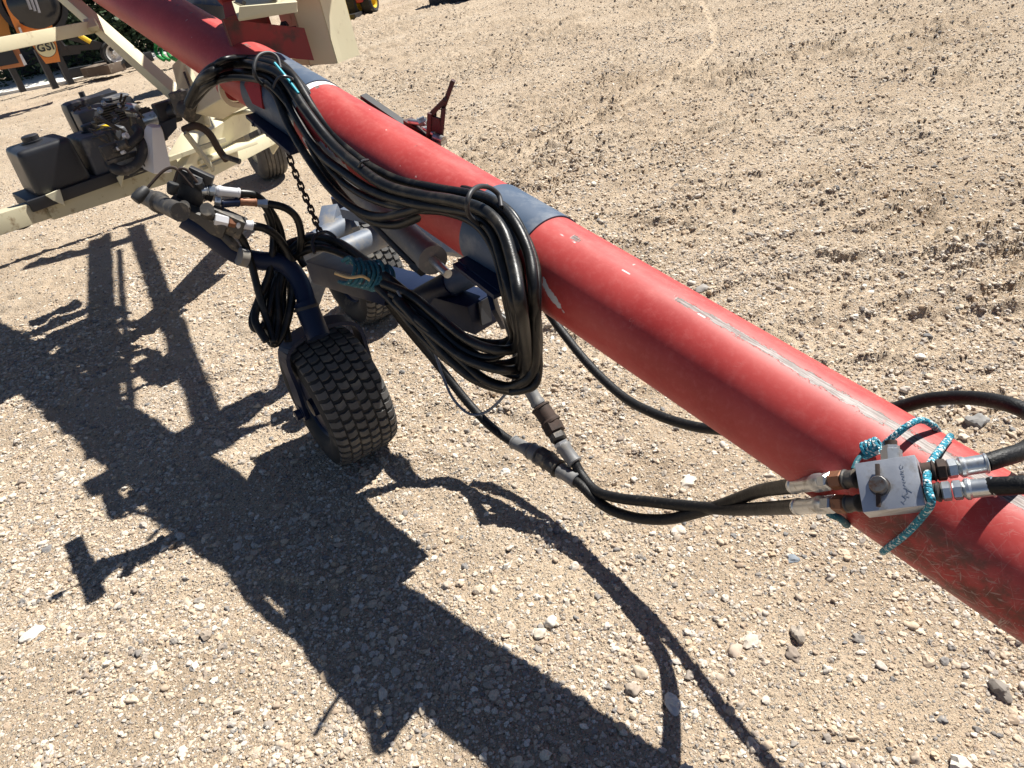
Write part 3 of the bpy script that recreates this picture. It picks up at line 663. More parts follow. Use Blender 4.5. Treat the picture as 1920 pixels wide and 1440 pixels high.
# jack hook on the far side of the tube
jk = thing('jack_bracket', 'dark red clevis arm with bolts sticking up behind the tube', 'bracket', TP(1.75, 60, RT))
bm = B(); add_beam(bm, P(681, 180, 2.390), P(775, 245, 2.250), 0.022, 0.012); obj('brace_bar', bm, M_DARK, jk)
bm = B()
add_beam(bm, P(850, 150, 2.110), P(832, 200, 2.130), 0.018, 0.012, bev=0.002); add_beam(bm, P(832, 200, 2.130), P(826, 262, 2.150), 0.04, 0.012, bev=0.002)
add_beam(bm, P(834, 188, 2.120), P(810, 212, 2.130), 0.014, 0.012); add_beam(bm, P(810, 210, 2.130), P(808, 262, 2.160), 0.03, 0.012)
add_plate(bm, [P(803, 215, 2.130), P(825, 222, 2.120), P(832, 262, 2.130), P(800, 255, 2.150)], 0.01)
add_cyl(bm, P(834, 186, 2.110), P(836, 187, 2.150), 0.006)
obj('clevis', bm, M_MAROON, jk)
bm = B(); add_cyl(bm, P(768, 228, 2.230), P(802, 232, 2.170), 0.008); add_cyl(bm, P(796, 240, 2.170), P(815, 252, 2.130), 0.007); add_cyl(bm, P(815, 258, 2.130), P(832, 264, 2.110), 0.012)
add_bolt(bm, P(785, 230, 2.180), Vector((1, 0, .2)), 0.012, 0.02); obj('bolt', bm, M_ZINC, jk)
bm = B(); add_beam(bm, P(764, 226, 2.250), P(830, 268, 2.150), 0.03, 0.012); obj('base_strap', bm, M_MAROON, jk)

# ------------------------------------------------------------------ tyres
def turf_tyre(c, axle, rad, wid, root, mud=False):
    axle = axle.normalized()
    h = wid/2; bm = B()
    prof = [(-h*0.72, rad*0.50), (-h*0.95, rad*0.60), (-h*1.02, rad*0.75), (-h*0.98, rad*0.88), (-h*0.88, rad*0.945), (-h*0.6, rad*0.967), (0, rad*0.975),
            (h*0.6, rad*0.967), (h*0.88, rad*0.945), (h*0.98, rad*0.88), (h*1.02, rad*0.75), (h*0.95, rad*0.60), (h*0.72, rad*0.50)]
    add_lathe(bm, c, axle, prof, 72, closed=True)
    ty = obj('tyre', bm, M_TYRE, root, 60)
    # tread: staggered wavy lugs, real blocks
    up = Vector((0, 0, 1)); a = axle.cross(up).normalized(); b = axle.cross(a)
    def sp(x, ang, lift):
        fx = abs(x)/h; base = rad*(0.975-0.008*fx) if fx < 0.6 else rad*(0.967-0.075*((fx-0.6)/0.4)**1.6)
        rr_ = base+lift
        return c + axle*x + (a*math.cos(ang)+b*math.sin(ang))*rr_
    bm = B(); NB = 40; da = 2*math.pi/NB; cols = 6; cw = wid*0.98/cols
    for ci in range(cols):
        x0 = -wid*0.49+cw*ci
        for k in range(NB):
            a0 = (k+0.5*(ci % 2))*da; g_ = 0.10
            sg = 1 if ci % 2 else -1
            prof2 = [(0.02, 0.06), (0.5, -0.07), (0.98, 0.06), (0.98, 0.74), (0.5, 0.61), (0.02, 0.74)]
            jx = rnd.uniform(-0.03, 0.03)
            lo = []; hi = []
            for (u_, v_) in prof2:
                vv = v_ + (0.14*sg*(u_-0.5))
                xx = x0+cw*(0.03+0.94*u_+jx*0.3)
                xh = x0+cw*(0.5+(u_-0.5)*0.84); vh = 0.35+(vv-0.35)*0.88
                lo.append(bm.verts.new(sp(xx, a0+da*(vv+g_), -0.001))); hi.append(bm.verts.new(sp(xh, a0+da*(vh+g_), rad*0.026)))
            # split into two quads so that the wavy lug stays tidy
            for q in ((0, 1, 4, 5), (1, 2, 3, 4)): bm.faces.new([hi[i] for i in q])
            for i in range(6): bm.faces.new((lo[i], lo[(i+1) % 6], hi[(i+1) % 6], hi[i]))
    tdo = obj('tread', bm, M_TREAD, root, 30); tdo['kind'] = 'stuff'
    # rim
    for sgn in (-1, 1):
        bm = B()
        add_lathe(bm, c, axle*sgn, [(h*0.72, rad*0.52), (h*0.80, rad*0.50), (h*0.74, rad*0.47), (h*0.35, rad*0.44), (h*0.30, rad*0.2), (h*0.5, rad*0.16), (h*0.9, rad*0.13), (h*0.9, 0)], 40)
        rim = obj('rim', bm, M_NAVY if not mud else M_CREAMD, root, 40)
    return ty
mover = thing('transport_kit', 'navy two wheeled mover axle slung under the red auger tube', 'undercarriage', Vector((-0.55, 2.6, 0)))
def wheel_centre(px, py, r): g_ = G(px, py); return Vector((g_.x, g_.y, r-0.008))
AXN = Vector((-0.87, -0.49, 0)).normalized()
wn = wheel_centre(668, 835, 0.232)
turf_tyre(wn, AXN, 0.232, 0.225, mover)
wf = wheel_centre(703, 588, 0.232) 
AXF = Vector((-0.84, -0.54, 0)).normalized()
turf_tyre(wf, AXF, 0.232, 0.225, mover)
# forks: flat curved straps on both sides with a bridge over the tyre
def fork(c, axle, rad, wid, kp):
    a = axle.normalized(); fwd = Vector((0, 0, 1)).cross(a).normalized()
    for sg in (1, -1):
        bm = B(); x = wid/2+0.018
        path = [c + a*sg*x, c + a*sg*x + Vector((0, 0, rad*0.55)) + fwd*0.03, c + a*sg*(x-0.004) + Vector((0, 0, rad*1.0))+fwd*0.03, c + a*sg*x*0.6 + Vector((0, 0, rad+0.035))+fwd*0.02, c + Vector((0, 0, rad+0.042))+fwd*0.01]
        path = catmull(path, 5)
        for p, q in zip(path, path[1:]):
            add_beam(bm, p, q + (q-p)*0.12, 0.012, 0.075, fwd) if abs((q-p).normalized().dot(fwd)) < 0.9 else None
        add_lathe(bm, c + a*sg*(x-0.012), a*sg, [(0, 0.03), (0.02, 0.03), (0.02, 0.018), (0.04, 0.018)], 16)
        obj('fork_leg', bm, M_NAVY, mover)
    bm = B(); add_cyl(bm, c+Vector((0, 0, rad+0.06)), c+Vector((0, 0, rad+0.13)), 0.032, 20)
    obj('spindle', bm, M_NAVY, mover)
fork(wn, AXN, 0.232, 0.225, None)
fork(wf, AXF, 0.232, 0.225, None)
# valve stand: bent pipe from the caster up to the valve bank
VS = [P(597, 625, 2.42), P(578, 575, 2.44), P(560, 525, 2.46), P(530, 494, 2.47), P(480, 488, 2.46), P(435, 472, 2.44), P(385, 435, 2.42), P(345, 410, 2.42)]
bm = B(); add_sweep(bm, VS, 0.029, 20, 8); add_cyl(bm, P(598, 632, 2.42), P(572, 568, 2.44), 0.036, 24)
obj('valve_stand', bm, M_NAVY, mover, 50)
bm = B(); add_cyl(bm, P(448, 481, 2.40), P(462, 484, 2.41), 0.0275, 16); 
obj('scuffed_paint_patch', bm, M_NAVYD, mover)
bm = B(); add_cyl(bm, P(573, 574, 2.437), P(575, 580, 2.437), 0.040, 24); obj('clamp_ring', bm, M_BLACK, mover)
# frame members
bm = B(); add_beam(bm, P(910, 587, 2.0), P(600, 500, 2.75), 0.10, 0.085, bev=0.006); obj('square_drawbar', bm, M_NAVY, mover)
bm = B()
add_plate(bm, [P(917, 556, 1.99), P(921, 602, 2.0), P(903, 610, 1.975), P(896, 568, 1.97)], 0.006); obj('drawbar_end_cap', bm, M_DARK, mover)
bm = B(); add_cyl(bm, P(893, 508, 1.98), P(800, 556, 2.15), 0.034, 24); obj('cross_tube', bm, M_NAVYD, mover)
bm = B(); add_cyl(bm, P(850, 530, 2.05), P(790, 562, 2.17), 0.037, 24); obj('tube_sleeve', bm, M_NAVY, mover)
bm = B(); add_cyl(bm, P(628, 478, 2.85), P(722, 438, 3.0), 0.048, 24); add_cyl(bm, P(568, 470, 3.1), P(650, 424, 3.2), 0.05, 24); obj('axle_tube', bm, M_NAVYD, mover)
bm = B()
add_plate(bm, [P(745, 412, 2.75), P(770, 412, 2.72), P(905, 475, 2.35), P(880, 482, 2.38), P(800, 470, 2.6)], 0.05)
obj('swing_arm', bm, M_NAVYD, mover)
bm = B(); add_beam(bm, P(650, 395, 3.1), P(800, 428, 2.75), 0.06, 0.04, bev=0.004); add_beam(bm, P(622, 392, 3.25), P(608, 452, 3.12), 0.07, 0.05, bev=0.004); add_beam(bm, P(655, 380, 3.2), P(668, 430, 3.1), 0.03, 0.03)
obj('brace', bm, M_NAVYD, mover)
bm = B(); add_beam(bm, P(605, 500, 2.95), P(572, 592, 2.98), 0.085, 0.06, Vector((1, 0.3, 0)), bev=0.004); obj('upright', bm, M_STEEL, mover)
bm = B(); add_beam(bm, P(905, 490, 1.9), P(935, 600, 1.82), 0.12, 0.012, Vector((1, -0.2, 0)), bev=0.002); obj('hanger_plate', bm, M_NAVY, mover)
# hydraulic ram under the tube
ram = thing('hydraulic_ram', 'grey hydraulic ram lying parallel under the red tube', 'hydraulic cylinder', P(815, 495, 2.02))
bm = B(); add_lathe(bm, P(632, 318, 2.72), P(812, 488, 2.0)-P(632, 318, 2.72), [(0, 0.034), (0.02, 0.038), ((P(812, 488, 2.0)-P(632, 318, 2.72)).length-0.03, 0.038), ((P(812, 488, 2.0)-P(632, 318, 2.72)).length-0.028, 0.041), ((P(812, 488, 2.0)-P(632, 318, 2.72)).length, 0.041), ((P(812, 488, 2.0)-P(632, 318, 2.72)).length, 0.02)], 28); obj('barrel', bm, M_STEEL, ram)
bm = B(); add_cyl(bm, P(808, 484, 2.01), P(840, 514, 1.93), 0.012, 16); obj('rod', bm, M_ZINC, ram)
bm = B(); add_sweep(bm, [P(610, 330, 2.7), P(690, 410, 2.4), P(770, 490, 2.12), P(792, 508, 2.06)], 0.011, 10); add_cyl(bm, P(776, 496, 2.1), P(792, 508, 2.06), 0.016, 6); obj('feed_pipe', bm, M_DARK, ram)

# ------------------------------------------------------------------ control valve
vb = thing('control_valve', 'dirty hydraulic control valve bank with two black knobbed levers on bent stand', 'hydraulic valve', P(370, 400, 2.42))
bm = B(); sa_, sb_ = P(268, 366, 2.64), P(338, 398, 2.28); sl_ = (sb_-sa_).length; add_lathe(bm, sa_, sb_-sa_, [(0, 0.018), (0.006, 0.026), (sl_*0.4, 0.027), (sl_*0.41, 0.031), (sl_*0.5, 0.031), (sl_*0.51, 0.024), (sl_, 0.026)], 20); obj('spool_cap', bm, M_CAST, vb)
bm = B(); axv = (P(440, 440, 2.4)-P(330, 392, 2.42)).normalized(); ayv = axv.cross(Vector((0, 0, 1))).normalized(); azv = ayv.cross(axv)
add_box(bm, P(368, 418, 2.43), (axv, ayv, azv), (0.17, 0.07, 0.045), 0.006)
add_cyl(bm, P(388, 392, 2.34), P(392, 408, 2.42), 0.019, 20); add_cyl(bm, P(345, 385, 2.36), P(350, 400, 2.42), 0.015, 16); add_box(bm, P(420, 432, 2.42), (axv, ayv, azv), (0.10, 0.04, 0.06), 0.005)
add_lathe(bm, P(415, 440, 2.42), (P(445, 468, 2.42)-P(415, 440, 2.42)), [(0, 0.022), (0.05, 0.016), (0.07, 0.006)], 14)
obj('valve_body', bm, M_CAST, vb)
bm = B()
for i, (x, y) in enumerate(((350, 352), (360, 362), (345, 368), (370, 350), (355, 378), (376, 368))):
    add_box(bm, P(x, y, 2.42+0.01*(i % 3)), (axv, ayv, azv), (0.07, 0.022, 0.05), 0.004)
add_cyl(bm, P(377, 352, 2.40), P(371, 340, 2.38), 0.013, 12); add_cyl(bm, P(352, 345, 2.42), P(357, 336, 2.40), 0.009, 12)
obj('spool_section', bm, M_BPLAST, vb)
for kb, rod in ((((276, 352), (253, 376)), [(276, 353), (298, 328), (312, 317), (324, 314), (334, 320), (352, 340), (362, 352)]), (((320, 364), (326, 343)), [(326, 344), (333, 322), (340, 316), (352, 320), (370, 342)])):
    bm = B(); add_sweep(bm, [P(*q, 2.38) for q in rod], 0.0042, 8); lv = obj('lever', bm, M_RUST, vb)
    a_, b_ = P(*kb[0], 2.38), P(*kb[1], 2.37)
    bm = B(); Lk = (b_-a_).length; add_lathe(bm, a_, b_-a_, [(0, 0.008), (0.004, 0.012), (Lk*0.8, 0.017), (Lk, 0.014), (Lk+0.002, 0.0)], 16); obj('knob', bm, M_BLACK, lv)

# ------------------------------------------------------------------ hoses
def fitting(root, a, b, r, mt=None, name='ferrule', seg=20):
    bm = B(); L_ = (b-a).length
    add_lathe(bm, a, b-a, [(0, r), (L_*0.04, r*1.12), (L_*0.1, r*1.12), (L_*0.12, r), (L_*0.72, r), (L_*0.8, r*1.15), (L_*0.9, r*1.15), (L_, r*0.8)], seg)
    return obj(name, bm, mt or M_ZINC, root, 30)
def nut(root, a, b, r, mt=None, name='hex_nut'):
    bm = B(); add_lathe(bm, a, b-a, [(0, r*0.8), (0.002, r), ((b-a).length-0.002, r), ((b-a).length, r*0.8)], 6)
    return obj(name, bm, mt or M_ZINC, root, 20)
def lift(q, amt=0.05):
    x, y, d = q
    if x > 935: d += 0.09*max(0, min(1, (y-570)/50))*max(0, min(1, (745-y)/45))
    w_ = max(0, min(1, (x-720)/140))*max(0, min(1, (y-480)/140)); return (x, y, d-amt*w_)
def hose(label, path, r, mt=None, group=None, seg=14):
    pts = [P(*q) for q in path]
    root = thing('hydraulic_hose', label, 'hydraulic hose', pts[0], group)
    bm = B(); add_sweep(bm, pts, r, seg, 8); obj('hose_rubber', bm, mt or M_HOSE, root, 60)
    return root
# two hoses that sag from the bundle and rise to the block
h1 = hose('right hanging black hose with rusty coupler ending at lower left port of the block',
          [(1078, 868, 2.13), (1092, 893, 2.12), (1118, 921, 2.08), (1160, 934, 2.02), (1220, 941, 1.94), (1290, 949, 1.85), (1370, 955, 1.74), (1440, 953, 1.58), (1475, 951, 1.47), (1497, 950, 1.40)], 0.014, M_HOSET)
h2 = hose('left hanging black hose passing under its neighbour to the upper left port of the block',
          [(728, 566, 2.28), (770, 622, 2.35), (815, 676, 2.39), (865, 740, 2.38), (915, 795, 2.34), (965, 832, 2.28), (1000, 850, 2.23), (1050, 884, 2.16), (1085, 906, 2.11), (1115, 935, 2.08), (1150, 958, 2.04), (1200, 972, 1.97), (1255, 973, 1.90), (1310, 960, 1.83), (1360, 944, 1.76), (1420, 922, 1.63), (1465, 914, 1.49), (1492, 911, 1.40)], 0.014, M_HOSET)
bm = B(); add_sweep(bm, [P(*q) for q in [(740, 548, 2.3), (800, 556, 2.36), (880, 572, 2.36), (945, 600, 2.33), (964, 640, 2.28), (974, 685, 2.24), (989, 724, 2.18)]], 0.0155, 14, 8); obj('hose_rubber', bm, M_HOSE, h1, 60)
def chain_fit(root, seq):
    for kind, a, b, r, m_ in seq:
        (fitting if kind == 'f' else nut)(root, P(*a), P(*b), r, m_)
chain_fit(h1, [('f', (988, 722, 2.18), (1012, 762, 2.18), 0.0195, M_STEEL), ('f', (1012, 762, 2.18), (1036, 797, 2.17), 0.027, M_RUST), ('n', (1034, 795, 2.17), (1043, 812, 2.16), 0.031, M_RUST),
               ('n', (1043, 814, 2.16), (1049, 826, 2.15), 0.025, M_CAST), ('n', (1050, 828, 2.15), (1054, 836, 2.15), 0.022, M_GOOSE), ('f', (1079, 869, 2.13), (1053, 834, 2.15), 0.0205, M_STEEL)])
chain_fit(h2, [('f', (962, 828, 2.27), (996, 846, 2.23), 0.0195, M_STEEL), ('f', (996, 845, 2.23), (1012, 855, 2.21), 0.025, M_STEEL), ('n', (1010, 853, 2.20), (1026, 863, 2.19), 0.030, M_CAST), ('f', (1048, 880, 2.16), (1024, 861, 2.19), 0.026, M_CAST), ('f', (1082, 902, 2.12), (1048, 880, 2.16), 0.021, M_STEEL)])
chain_fit(h1, [('f', (1494, 950, 1.41), (1549, 946, 1.30), 0.0134, None), ('n', (1549, 946, 1.30), (1566, 945, 1.28), 0.0148, None), ('n', (1566, 945, 1.28), (1588, 945, 1.265), 0.0145, M_COPPER), ('f', (1612, 943, 1.25), (1588, 945, 1.265), 0.012, M_CAST)])
chain_fit(h2, [('f', (1487, 911, 1.41), (1543, 904, 1.285), 0.0134, None), ('n', (1543, 904, 1.285), (1558, 902, 1.27), 0.0146, None), ('n', (1558, 902, 1.27), (1582, 899, 1.26), 0.0150, M_COPPER), ('f', (1606, 897, 1.25), (1582, 899, 1.26), 0.0135, M_CAST)])
h3 = hose('long black hose arcing under the red tube and looping round to the upper right port',
          [(1848, 868, 1.245), (1880, 858, 1.26), (1925, 842, 1.30), (1950, 812, 1.36), (1935, 780, 1.45), (1890, 758, 1.48), (1820, 746, 1.53), (1750, 748, 1.56), (1700, 760, 1.58), (1650, 775, 1.60), (1580, 790, 1.64), (1500, 802, 1.70), (1420, 811, 1.77), (1340, 805, 1.85), (1290, 797, 1.90), (1230, 777, 1.97), (1170, 745, 2.06), (1110, 690, 2.15), (1060, 630, 2.23), (1028, 585, 2.27), (1000, 535, 2.3)], 0.0130, M_HOSET)
chain_fit(h3, [('f', (1852, 868, 1.243), (1795, 877, 1.238), 0.0132, None), ('n', (1795, 877, 1.238), (1775, 880, 1.236), 0.0142, None), ('n', (1775, 880, 1.236), (1755, 882, 1.235), 0.0158, M_RUST), ('f', (1728, 886, 1.235), (1755, 882, 1.235), 0.0135, M_RUST)])
h4 = hose('thick black hose leaving the lower right port of the block to the right edge',
          [(1855, 912, 1.225), (1890, 911, 1.215), (1930, 910, 1.21), (2000, 925, 1.22), (2120, 980, 1.26), (2260, 1080, 1.34)], 0.0130, M_HOSET)
chain_fit(h4, [('f', (1866, 912, 1.225), (1805, 918, 1.225), 0.0132, None), ('n', (1805, 918, 1.225), (1786, 920, 1.225), 0.0142, None), ('n', (1784, 920, 1.225), (1765, 922, 1.225), 0.0142, None), ('f', (1735, 924, 1.23), (1765, 922, 1.225), 0.0125, M_CAST)])

# upper bundle running along the near side of the tube
UPB = [[(352, 192, 2.82), (372, 158, 2.76), (398, 134, 2.67), (440, 122, 2.74), (490, 124, 2.58), (530, 146, 2.46), (572, 205, 2.33), (618, 268, 2.2), (665, 312, 2.07), (720, 345, 1.95), (790, 368, 1.84), (850, 376, 1.75), (905, 392, 1.67), (940, 432, 1.60), (962, 500, 1.555), (975, 570, 1.55), (985, 640, 1.6), (990, 690, 1.68), (975, 722, 1.75), (935, 728, 1.82), (880, 702, 1.88), (830, 658, 1.92), (780, 600, 1.96), (745, 562, 2.0)],
       [(356, 186, 2.82), (376, 150, 2.76), (405, 124, 2.67), (450, 112, 2.74), (505, 116, 2.58), (548, 146, 2.46), (590, 206, 2.34), (634, 262, 2.22), (685, 305, 2.1), (745, 335, 1.98), (815, 352, 1.88), (880, 365, 1.78), (930, 382, 1.70), (965, 420, 1.63), (990, 480, 1.59), (1002, 550, 1.58), (1004, 620, 1.6), (1002, 680, 1.66), (985, 716, 1.72), (950, 726, 1.80), (905, 706, 1.86), (850, 660, 1.9), (800, 612, 1.94), (750, 575, 2.0)],
       [(350, 196, 2.85), (368, 166, 2.79), (392, 144, 2.70), (436, 134, 2.78), (486, 138, 2.62), (520, 160, 2.5), (556, 220, 2.38), (598, 285, 2.26), (645, 326, 2.13), (700, 356, 2.0), (770, 382, 1.88), (836, 390, 1.79), (890, 402, 1.71), (925, 440, 1.64), (948, 505, 1.6), (962, 570, 1.58), (973, 630, 1.62), (962, 652, 1.68), (930, 656, 1.76), (880, 640, 1.84), (820, 596, 1.92), (772, 555, 1.98), (720, 530, 2.05)],
       [(354, 200, 2.85), (374, 172, 2.79), (400, 152, 2.71), (440, 145, 2.8), (482, 150, 2.64), (512, 175, 2.52), (540, 228, 2.42), (575, 292, 2.32), (616, 350, 2.22), (660, 388, 2.12), (710, 404, 2.02), (760, 398, 1.92), (810, 384, 1.84), (860, 388, 1.76), (905, 412, 1.68), (938, 470, 1.62), (952, 540, 1.60), (966, 600, 1.61), (980, 650, 1.64), (974, 690, 1.70), (930, 694, 1.78), (870, 668, 1.85), (800, 618, 1.94), (745, 572, 2.0)],
       [(360, 194, 2.86), (382, 164, 2.80), (412, 142, 2.72), (455, 132, 2.82), (500, 140, 2.66), (532, 172, 2.54), (560, 226, 2.44), (596, 300, 2.34), (640, 366, 2.24), (690, 408, 2.12), (745, 420, 2.02), (800, 404, 1.92), (850, 392, 1.84), (900, 400, 1.74), (945, 440, 1.68), (972, 510, 1.64), (982, 590, 1.63), (986, 650, 1.66), (992, 700, 1.72), (960, 700, 1.78), (900, 672, 1.86), (840, 628, 1.92), (790, 580, 1.98), (735, 548, 2.05)],
       [(358, 180, 2.84), (384, 140, 2.75), (420, 114, 2.66), (470, 106, 2.72), (520, 116, 2.58), (566, 160, 2.45), (606, 216, 2.34), (650, 262, 2.22), (705, 302, 2.09), (770, 330, 1.98), (840, 348, 1.88), (900, 364, 1.79), (950, 392, 1.70), (985, 440, 1.65), (1004, 500, 1.62), (1006, 570, 1.61), (1008, 640, 1.63), (1010, 690, 1.68), (998, 722, 1.74), (960, 734, 1.8)],
       [(362, 198, 2.84), (386, 168, 2.77), (418, 150, 2.69), (462, 146, 2.6), (506, 158, 2.5), (545, 205, 2.42), (588, 270, 2.30), (632, 330, 2.2), (690, 372, 2.06), (760, 392, 1.93), (830, 398, 1.82), (890, 418, 1.72), (925, 470, 1.66), (943, 540, 1.65), (958, 600, 1.66), (962, 640, 1.7), (925, 668, 1.8), (870, 655, 1.87), (815, 612, 1.94), (770, 575, 2.0)]]
ULAB = ['black hose in the middle of the clipped bundle with a shiny upper edge', 'black hose lying against the red tube on the upper side of the bundle', 'black hose on the near lower side of the clipped bundle',
        'black hose drooping below the bundle with its loop ending left of the coupler', 'lowest drooping black hose of the bundle beneath the tube', 'outermost black hose of the bundle nearest the navy bands', 'innermost black hose at the underside of the bundle']
for i, (p_, l_) in enumerate(zip(UPB, ULAB)):
    p_ = [lift((q[0]+rnd.uniform(-2.5, 2.5), q[1]+rnd.uniform(-2.5, 2.5), q[2]+rnd.uniform(-0.008, 0.008))) for q in p_]
    hose(l_, p_, (0.0142, 0.0122, 0.0122, 0.0118, 0.0125, 0.0098, 0.0095)[i], M_HOSE, 'hoses clipped in a bundle along the auger tube')
# lower swag: hoses from the loops by the stand over to the block hoses
LOW = [[(540, 640, 2.45), (530, 560, 2.5), (540, 490, 2.55), (575, 455, 2.52), (620, 462, 2.42), (665, 492, 2.3), (700, 530, 2.15), (740, 570, 2.05), (790, 628, 2.0), (845, 678, 1.95), (905, 716, 1.88), (960, 732, 1.82), (998, 712, 1.75), (1008, 660, 1.68), (1006, 600, 1.64)],
       [(515, 645, 2.42), (500, 600, 2.45), (505, 540, 2.5), (535, 480, 2.52), (580, 446, 2.5), (630, 452, 2.4), (680, 484, 2.25), (720, 515, 2.12), (775, 560, 2.02), (830, 608, 1.95), (885, 638, 1.86), (940, 645, 1.78), (975, 625, 1.72)],
       [(500, 640, 2.4), (478, 600, 2.42), (490, 560, 2.45), (520, 520, 2.5), (555, 480, 2.5), (600, 465, 2.45), (650, 480, 2.32), (695, 512, 2.2), (740, 552, 2.1), (800, 600, 2.0), (860, 650, 1.92), (920, 682, 1.84), (970, 676, 1.76), (992, 640, 1.7)]]
for i, (p_, l_) in enumerate(zip(LOW, ['black hose of the lower swag that hangs lowest before the clip', 'black hose of the lower swag running just under the navy drawbar', 'black hose in the middle of the lower swag'])):
    p_ = [lift(q) for q in p_]
    hose(l_, p_, 0.0122, M_HOSE, 'hoses swagged from the valve stand to the tube')
# hanging loops beside the stand
LP = [[(470, 365, 2.42), (500, 392, 2.43), (512, 440, 2.45), (505, 510, 2.45), (485, 560, 2.44), (472, 600, 2.43), (480, 618, 2.43), (500, 600, 2.44), (510, 550, 2.46), (530, 500, 2.5), (560, 462, 2.52)],
      [(440, 432, 2.4), (458, 455, 2.42), (474, 505, 2.43), (488, 560, 2.43), (502, 605, 2.43), (514, 640, 2.42), (522, 600, 2.45), (520, 540, 2.47), (535, 480, 2.5)],
      [(472, 423, 2.4), (500, 430, 2.41), (524, 450, 2.44), (545, 490, 2.46), (548, 550, 2.46), (536, 610, 2.45), (515, 645, 2.44), (500, 620, 2.46), (505, 560, 2.48), (530, 470, 2.52), (560, 450, 2.55)],
      [(503, 382, 2.41), (535, 390, 2.42), (557, 410, 2.44), (565, 445, 2.46), (562, 480, 2.5), (572, 500, 2.5)],
      [(450, 362, 2.41), (478, 366, 2.42), (500, 385, 2.44), (525, 430, 2.47), (532, 490, 2.48), (522, 560, 2.47), (512, 620, 2.45), (508, 646, 2.44)],
      [(500, 400, 2.46), (515, 450, 2.48), (520, 520, 2.49), (508, 590, 2.47), (520, 632, 2.45), (540, 600, 2.47), (545, 540, 2.5), (540, 470, 2.53)]]
LL = ['black hose loop hanging furthest left below the valve', 'black hose from under the valve body down to the loops', 'black hose from the lower white fitting curving behind the stand',
      'short arched black hose right of the valve fittings', 'black hose from the topmost white ferrule into the loops', 'black hose loop hanging nearest the stand pipe']
LR = [hose(l_, p_, (0.0105, 0.0115, 0.0125, 0.0115, 0.0115, 0.011)[i], M_HOSE, 'hose loops hanging at the valve stand') for i, (p_, l_) in enumerate(zip(LP, LL))]
chain_fit(LR[4], [('f', (450, 362, 2.41), (405, 357, 2.40), 0.0135, M_WHITE), ('n', (405, 357, 2.4), (392, 357, 2.4), 0.015, M_ZINC), ('f', (378, 358, 2.4), (392, 357, 2.4), 0.012, M_ZINC)])
chain_fit(LR[3], [('n', (503, 382, 2.41), (482, 380, 2.41), 0.013, M_ZINC), ('f', (482, 380, 2.41), (448, 378, 2.41), 0.0115, M_COPPER), ('f', (415, 382, 2.4), (450, 379, 2.41), 0.012, M_NAVY), ('n', (415, 378, 2.4), (402, 376, 2.4), 0.014, M_ZINC)])
chain_fit(LR[2], [('f', (474, 423, 2.4), (442, 419, 2.39), 0.0135, M_WHITE), ('n', (442, 419, 2.39), (428, 416, 2.385), 0.014, M_COPPER), ('n', (428, 416, 2.385), (402, 410, 2.38), 0.018, M_WHITE)])
# thin cord drooping under the swag
bm = B(); add_sweep(bm, [P(*lift(q)) for q in [(745, 545, 1.98), (775, 600, 2.0), (812, 655, 2.02), (830, 705, 2.02), (850, 748, 2.0), (880, 776, 1.98), (912, 772, 1.95), (945, 742, 1.88), (965, 706, 1.8), (975, 670, 1.72)]], 0.0036, 8); tag(obj('cord', bm, M_NAVYD), 'thin blue grey cord drooping below the hose swag', 'cord')
# hose clips: wire rings on the tube
def ring(label, pts, r=0.0055, mt=None):
    bm = B(); add_sweep(bm, [P(*q) for q in pts], r, 10, 8); return tag(obj('hose_ring', bm, mt or M_DARK), label, 'ring', 'wire rings holding the hoses')
ring('black wire ring around the bundle beside the second navy band', [(940, 388, 1.66), (935, 366, 1.68), (918, 352, 1.66), (898, 350, 1.62), (882, 362, 1.58), (876, 385, 1.57), (880, 405, 1.6), (898, 420, 1.68)])
ring('black wire ring around the bundle at the first navy band', [(526, 128, 2.5), (520, 108, 2.52), (505, 99, 2.52), (487, 103, 2.5), (478, 118, 2.48), (477, 138, 2.47), (488, 155, 2.5), (500, 158, 2.55)])
ring('black wire ring where the chain meets the lower hoses', [(634, 462, 2.38), (628, 445, 2.4), (612, 435, 2.42), (594, 440, 2.42), (586, 455, 2.4), (590, 475, 2.38)])
bm = B(); add_sweep(bm, [P(512, 165, 2.4), P(520, 148, 2.39), P(532, 143, 2.38), P(548, 148, 2.4), P(545, 160, 2.45)], 0.004, 8); tag(obj('cable_tie', bm, M_BPLAST), 'black cable tie round the bundle just below the first band', 'cable tie')
bm = B(); add_sweep(bm, [P(672, 316, 2.04), P(678, 303, 2.02), P(690, 300, 2.04)], 0.0035, 8); tag(obj('cable_tie', bm, M_BPLAST), 'thin black cable tie midway between the two bands', 'cable tie')

# ------------------------------------------------------------------ aluminium block
blk = thing('flow_control_block', 'square aluminium hydraulic block with T handle tied on the red tube', 'hydraulic block', P(1668, 908, 1.25))
bc = P(1668, 908, 1.215)
tl, trr, br, bl = P(1601, 868, 1.232), P(1713, 854, 1.222), P(1737, 946, 1.205), P(1619, 962, 1.215)
ux = ((trr-tl)+(br-bl)).normalized(); uy = ((tl-bl)+(trr-br)).normalized(); uz = ux.cross(uy).normalized(); uy = uz.cross(ux)
if uz.dot(-bc+Vector((0, 0, CH))) < 0: uz = -uz
cc = (tl+trr+br+bl)/4; wx = ((trr-tl).length+(br-bl).length)/2; wy = ((tl-bl).length+(trr-br).length)/2
bm = B(); add_box(bm, cc-uz*0.045, (ux, uy, uz), (wx, wy, 0.045), 0.0012)
blk_o = obj('block', bm, M_ALU, blk)
def on(px, py, h=0.0):
    """point on the face plane seen at that pixel, raised h"""
    r_ = Vector(ray(px, py)); o_ = Vector((0, 0, CH)); t_ = (cc-o_).dot(uz)/r_.dot(uz); return o_+r_*t_+uz*h
k0 = on(1650, 912)
